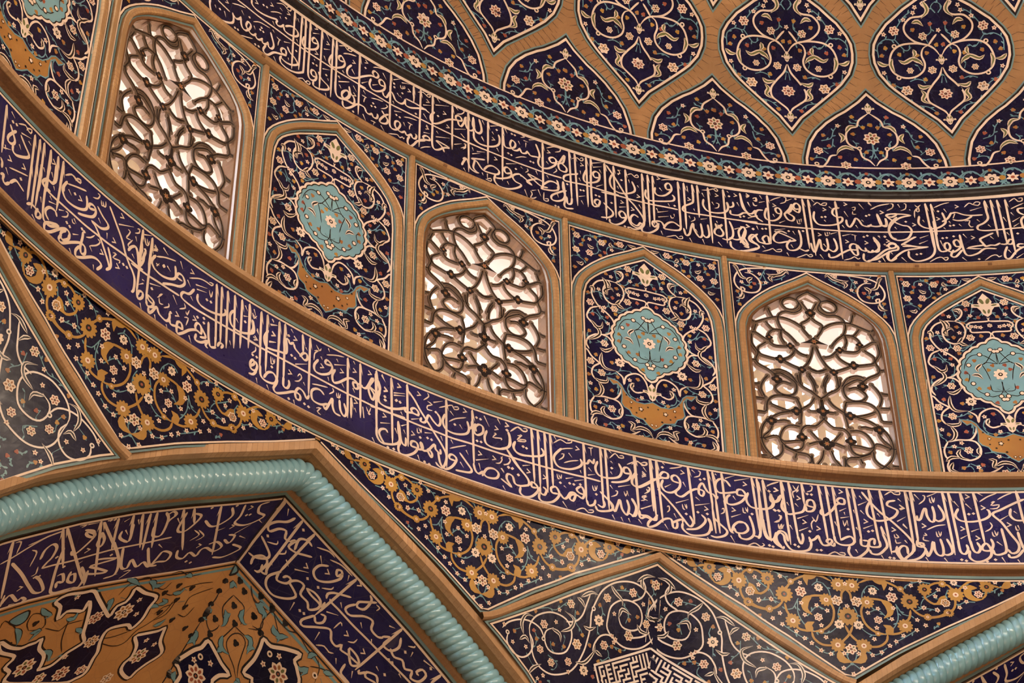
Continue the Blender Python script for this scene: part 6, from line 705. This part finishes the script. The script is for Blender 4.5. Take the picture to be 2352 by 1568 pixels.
def kite(cs,label,kufic):
    root=empty('kite_panel',tuple(Flow(np.array([cs]),np.array([.9]),np.array([0.]))[0]),label,'tile panel','kite shaped panels between the arches')
    def lo(s): 
        a=arch_low(cs+s,cs-2 if s<0 else cs+2); return min(a,arch_h(KI,s)) if abs(s)<.9 else min(a,arch_h(KI,s))
    f=MB()
    def lo2(u):
        s=u/SU; X=abs(abs(s)-2)*D; return (float(Wz(math.tan(X)))-.001)*SC
    us=[x*SU for x in lin(-.935,.935,44)]
    patch(f,us,lambda u:min(max(.76*SC,lo2(u)),arch_h(KI,u/SU)*SC),lambda u:arch_h(KI,u/SU)*SC,14,'navy',.002); f.build('tile_field',Flow,cs,0,root)
    b=MB(); top=[(x*SU,arch_h(KI,x)*SC) for x in lin(-.935,.935,40)]
    side=[(s,(float(Wz(math.tan((2-s)*D)))-.0005)) for s in (.935,.88,.8,.7,.6,.5,.35,.2)]
    full=[(-s*SU,h*SC) for s,h in side[:0:-1]]+top+[(s*SU,h*SC) for s,h in side[1:]]
    for d,w,m,o in ((0,.017,'cream',.0055),(.013,.011,'black',.0045),(.029,.020,'frame_turq',.0040)): b.ribbon(offset_open(full,d),w,m,o,smooth=False,step=.03)
    b.build('edge_border',Flow,cs,0,root)
    mid=[(x*SU,(arch_h(KI,x)*.5+arch_h(KO,x)*.5)*SC) for x in lin(-1,1,40)]
    c=MB(); c.ribbon(mid,.066,'brick_lip',.004,smooth=False,step=.03,prof=[(-1,0),(-1,.03),(-.7,.05),(.7,.05),(1,.03),(1,0)]); c.build('brick_frame',Flow,cs,0,root)
    KT=[(c,[(x*.962,(y-.15)*.97+.15) for x,y in P],z) for c,P,z in IT['KT']]
    L=NEW(); draw(L,KT,1,.82,.86); draw(L,KT,-1,.82,.86); fill(L,lambda u:min(max(.76*SC,lo2(u)),arch_h(KI,u/SU)*SC)-SC,lambda u:arch_h(KI,u/SU)*SC-SC,.9*SU,.085,avoid=[(-.33*SU,.33*SU,-3,-.04*SC)])
    L['scroll'].mats=['pale' if m=='cream' else m for m in L['scroll'].mats]
    finish(L,Flow,cs,1.0,root)
    if kufic:
        kf=MB(); ap=(0,.9600); lf=(-.315,.9262)
        P=[(0,.9605),(.315,.9275),(.215,.88),(.12,.84),(-.12,.84),(-.215,.88),(-.315,.9275)]
        P=[(x*SU,(y-1)*SC) for x,y in P]; kf.poly(P,'navy',.0090)
        for sx in (-1,1):
            A=np.array([0,(.9605-1)*SC]); e1=np.array([sx*.315*SU,-.033*SC]); e2=np.array([-sx*.10*SU,-.0475*SC]); l1=np.linalg.norm(e1); l2=np.linalg.norm(e2); e1/=l1; e2/=l2
            kf.ribbon([tuple(A),tuple(A+e1*l1),tuple(A+e1*l1+e2*l2*1.8)],.020,'pale',.0105,smooth=False)
            g=.040; rnd=random.Random(5)
            nx=int(l1/g); ny=16
            for i in range(nx):
                for jn in range(ny):
                    p=A+e1*(i+.5)*g*1.0+e2*(jn+.8)*g
                    if sx*p[0]<.01 or p[1]<(.835-1)*SC: continue
                    r_=rnd.random()
                    q=p+(e1*g if r_<.5 else e2*g)
                    if sx*q[0]<.005 or i==nx-1: q=p+e2*g
                    kf.ribbon([tuple(p-(e1 if r_<.5 else e2)*.009),tuple(q+(e1 if r_<.5 else e2)*.009)],.0185,'pale',.0110,smooth=False,step=.2)
        kf.build('square_kufic_inscription',Flow,cs,1.0,root)
    return root
kite(3.5,'kite shaped tile panel at bottom centre, white spirals around square lettering',True)
kite(-.5,'kite shaped tile panel at the left edge, white spirals, cut by the frame',False)
# ---------------------------------------------------------------- arches with rope moulding
def arch(k,X0,X1,labels,part):
    F=Farch(k)
    def sweep(name,prof,m,parent=None,label=None,n=110,uvk=1):
        Xs=np.array(sorted(set([x for x in lin(X0,X1,n)]+([0.] if X0<0<X1 else []))))
        V=[];uv=[];q=len(prof); ln=0; pz=None
        for X in Xs:
            z=float(Wz(X)); 
            if pz is not None: ln+=math.hypot(X-pz[0],z-pz[1])*SC
            pz=(X,z)
            for j,(N,c0,c1) in enumerate(prof):
                p=F(np.array([X]),np.array([N]),np.array([c0+c1*abs(X)]))[0]; V.append(p); uv.append((ln,j*.02))
        Fc=[[i*q+j,(i+1)*q+j,(i+1)*q+j+1,i*q+j+1] for i in range(len(Xs)-1) for j in range(q-1)]
        o=mesh_obj(name,np.array(V),Fc,[m],None,parent,uv); return o
    root=empty('arch_moulding',tuple(F(np.array([max(X0,min(0.,X1))]),np.array([1.0]),np.array([.02]))[0]),labels[0],'arch moulding')
    sweep('outer_brick_strip',[(1.001,.0045,0),(.9955,.0045,0),(.9955,.0135,.002),(1.002,.0155,.002)],'brick_lip',root)
    sweep('brick_chamfer',[(1.002,.0155,.002),(1.030,.0175,.004),(1.0375,.0345,.022)],'brick',root)
    sweep('inner_brick_strip',[(1.0375,.0345,.022),(1.031,.0355,.022),(1.0325,.0395,.030),(1.038,.0400,.030)],'brick_lip',root)
    sweep('glazed_strip',[(1.038,.0400,.030),(1.0395,.0425,.033)],'frame_turq',root); sweep('edge_line',[(1.0395,.0425,.033),(1.040,.0435,.034)],'black',root)
    # rope of slanted glazed rings
    rope=empty('rope_moulding',tuple(F(np.array([max(X0,min(0.,X1))]),np.array([1.02]),np.array([.029]))[0]),labels[1],'rope moulding')
    Xs=np.linspace(X0,X1,900); zz=Wz(Xs)-.029-.012*np.abs(Xs)
    # round the apex a little
    zz=np.convolve(np.pad(zz,15,mode='edge'),np.ones(31)/31,'valid'); 
    zz[:15]=(Wz(Xs)-.029-.012*np.abs(Xs))[:15]; zz[-15:]=(Wz(Xs)-.029-.012*np.abs(Xs))[-15:]
    ln=np.concatenate([[0],np.cumsum(np.hypot(np.diff(Xs),np.diff(zz)))]); pitch=.0078; n=int(ln[-1]/pitch)
    er,et=archframe(k); ez=np.array([0,0,1.])
    # one ring mesh, reused
    R0=.0158*SC; hp=pitch*SC*.64; V=[];Fc=[]; na,nb=28,12
    for i in range(na):
        a=2*math.pi*i/na
        for j in range(nb+1):
            ph=-math.pi/2+math.pi*j/nb; cr=abs(math.cos(ph))**.55; rr=R0*(.60+.40*cr); V.append((rr*math.cos(a),rr*math.sin(a),hp*math.sin(ph)))
    for i in range(na):
        for j in range(nb): a=i*(nb+1)+j; b=((i+1)%na)*(nb+1)+j; Fc.append([a,b,b+1,a+1])
    me=bpy.data.meshes.new('glazed_ring'); me.from_pydata(V,[],Fc); me.materials.append(MAT['rope']); me.polygons.foreach_set('use_smooth',[True]*len(Fc)); me.update()
    rl=np.array(rope.location)
    for i in range(n):
        t=(i+.5)*pitch; X=float(np.interp(t,ln,Xs)); z=float(np.interp(t,ln,zz)); X2=float(np.interp(t+.004,ln,Xs)); z2=float(np.interp(t+.004,ln,zz)); X3=float(np.interp(t-.004,ln,Xs)); z3=float(np.interp(t-.004,ln,zz))
        tg=(X2-X3)*et+(z2-z3)*ez; tg/=np.linalg.norm(tg); P=(1.0195*er+X*et+z*ez)*SC
        nrm=np.cross(tg,er); nrm/=np.linalg.norm(nrm)
        ax=tg*math.cos(.36)-nrm*math.sin(.36)*(1)+er*.18; ax/=np.linalg.norm(ax)
        o=bpy.data.objects.new('glazed_ring',me); COL.objects.link(o); o.parent=rope
        zq=Vector(ax); xq=Vector(er)-zq*Vector(er).dot(zq); xq.normalize(); yq=zq.cross(xq)
        M=Matrix((xq,yq,zq)).transposed().to_4x4(); M.translation=Vector(P-rl); o.matrix_local=M
    return root
arch(1.5,-.335,.262,('brick arch moulding around the large rope arch at lower left','long turquoise glazed rope moulding curving over the lower left arch'),0)
arch(5.5,-.262,.03,('brick arch moulding around the arch at the lower right corner','short piece of turquoise glazed rope moulding at the lower right corner'),0)
# soffit lettering bands and vaults inside the arches
def soffit(k,side,items,label):
    F=Fband(k); root=empty('inscription_band',tuple(F(np.array([.1*side]),np.array([.5]),np.array([0.]))[0]),label,'inscription band')
    f=MB(); Xa,Xb=(0,.34) if side>0 else (-.40,0)
    xs=lin(Xa,Xb,50)
    pts=[(x,w,.002) for x in xs for w in lin(0,1,6)]; q=7
    f.add(pts,[[i*q+j,(i+1)*q+j,(i+1)*q+j+1,i*q+j+1] for i in range(50) for j in range(6)],'navy_band'); f.build('tile_field',F,0,0,root,1,1)
    # lettering is laid out in metres along the band (1 m = X 1/SC, w 1/WS)
    WS=.075*SC; t=MB()
    if items: letters([(c,[(x,y) for x,y in P],s) for c,P,s in items],t,.0205); t.build('lettering',F,0,0,root,SC,WS)
    b=MB()
    for w in (.012,.985): b.ribbon([(x*SC,w*WS) for x in xs],.020,'cream',.004,smooth=False,step=.05)
    b.ribbon([(side*.0012*SC,0),(side*.0012*SC,WS)],.016,'cream' if side>0 else 'black',.004,smooth=False,step=.05)
    b.build('border_lines',F,0,0,root,SC,WS)
    return root
WSO=.075*SC
NI=parse(DATA['NI'],SC/4000,WSO/1000)
def avgx(P): return sum(p[0] for p in P)/len(P)
soffit(1.5,-1,[i for i in NI if avgx(i[1])<0],'lettering band under the rope arch, left leg, in shade')
soffit(1.5,1,[i for i in NI if avgx(i[1])>=0],'lettering band under the rope arch, right leg, sloping down')
soffit(5.5,-1,[(c,P,s) for c,P,s in NI if avgx(P)<0],'corner of a lettering band at the lower right corner')
def vault(k,side,items,label):
    F=Fvault(k); root=empty('squinch_vault_panel',tuple(F(np.array([.1*side]),np.array([.3]),np.array([0.]))[0]),label,'tile panel','ochre tiled squinch vaults')
    f=MB(); xs=lin(0,.36,40) if side>0 else lin(-.42,0,40)
    pts=[(x,w,.002) for x in xs for w in lin(0,1,14)]; q=15
    f.add(pts,[[i*q+j,(i+1)*q+j,(i+1)*q+j+1,i*q+j+1] for i in range(40) for j in range(14)],'ochre'); f.build('tile_field',F,0,0,root,1,1)
    WS=.375*SC
    b=MB(); b.ribbon([(x*SC,.006*WS) for x in xs],.016,'black',.004,smooth=False,step=.05); b.ribbon([(x*SC,.018*WS) for x in xs],.026,'turq',.0035,smooth=False,step=.05)
    b.build('edge_border',F,0,0,root,SC,WS)
    if items:
        L=NEW(); draw(L,items,1,.95,1.0); finish(L,F,0,0,root) if False else [mb.build({'scroll':'scrollwork','vine':'leafy_vine','bud':'flower_buds','flower':'blossoms','field':'cloud_cartouches'}[n],F,0,0,root,SC,WS) for n,mb in L.items()]
vault(1.5,-1,parse(DATA['VL'],SC/4000,.375*SC/2000),'shaded ochre vault panel with dark cloud cartouches at bottom left')
vault(1.5,1,parse(DATA['VR'],SC/4000,.375*SC/2000),'brighter ochre vault panel right of the crease inside the rope arch')
vault(5.5,-1,None,'ochre vault panel just below the lower right corner')
# ================================================================= CAMERA AND LIGHT
P_=[-0.749371, -0.419375, 0.448103, 0.67879, -0.010155, 0.637315]
cx,cy,yaw,pitch,roll,lf=P_
f=np.array([math.cos(pitch)*math.sin(yaw),math.cos(pitch)*math.cos(yaw),math.sin(pitch)]); rr=np.array([math.cos(yaw),-math.sin(yaw),0.]); uu=np.cross(rr,f)
c_,s_=math.cos(roll),math.sin(roll); rt=c_*rr+s_*uu; up=-s_*rr+c_*uu
cam=bpy.data.cameras.new('camera'); co=bpy.data.objects.new('camera',cam); COL.objects.link(co)
M=Matrix((Vector(rt),Vector(up),Vector(-f))).transposed().to_4x4(); M.translation=Vector((cx*SC,cy*SC,0)); co.matrix_world=M
cam.sensor_width=36; cam.lens=36*math.exp(lf); cam.clip_end=200; cam.clip_start=.1
bpy.context.scene.camera=co
w=bpy.data.worlds.new('world'); bpy.context.scene.world=w; w.use_nodes=True
nt=w.node_tree; bg=nt.nodes['Background']; bg.inputs[0].default_value=(.80,.88,1,1); bg.inputs[1].default_value=SKY=80.0
def area(name,loc,target,size,power,col,sy=None):
    l=bpy.data.lights.new(name,'AREA'); l.energy=power; l.color=col; l.size=size
    if sy: l.shape='RECTANGLE'; l.size_y=sy
    o=bpy.data.objects.new(name,l); COL.objects.link(o); o.location=loc
    d=Vector(target)-Vector(loc); o.rotation_euler=d.to_track_quat('-Z','Y').to_euler(); return o
# added warm fill lights near the floor, standing for floor and doorway bounce
for i,(a,rad) in enumerate(((.4,.35),(1.9,.45),(3.6,.5),(5.2,.45))):
    area('warm_fill',(rad*SC*math.sin(a),rad*SC*math.cos(a),-1.1),(rad*SC*math.sin(a)*.6+1,rad*SC*math.cos(a)*.6+3,14),1.6,150,(1,.62,.36))
# daylight entering by the drum windows on the far side of the hall
for i in range(6):
    s=13.5+2*i; t=(s-3)*D; p=(.985*SC*math.sin(t),.985*SC*math.cos(t),1.31*SC)
    area('window_daylight',p,(0,.3*SC,1.1*SC),1.3,490,(1,.79,.59),2.3)
sc=bpy.context.scene; sc.view_settings.view_transform='Standard'; sc.view_settings.look='None'; sc.view_settings.gamma=1; sc.view_settings.exposure=-.1; sc.view_settings.use_curve_mapping=False
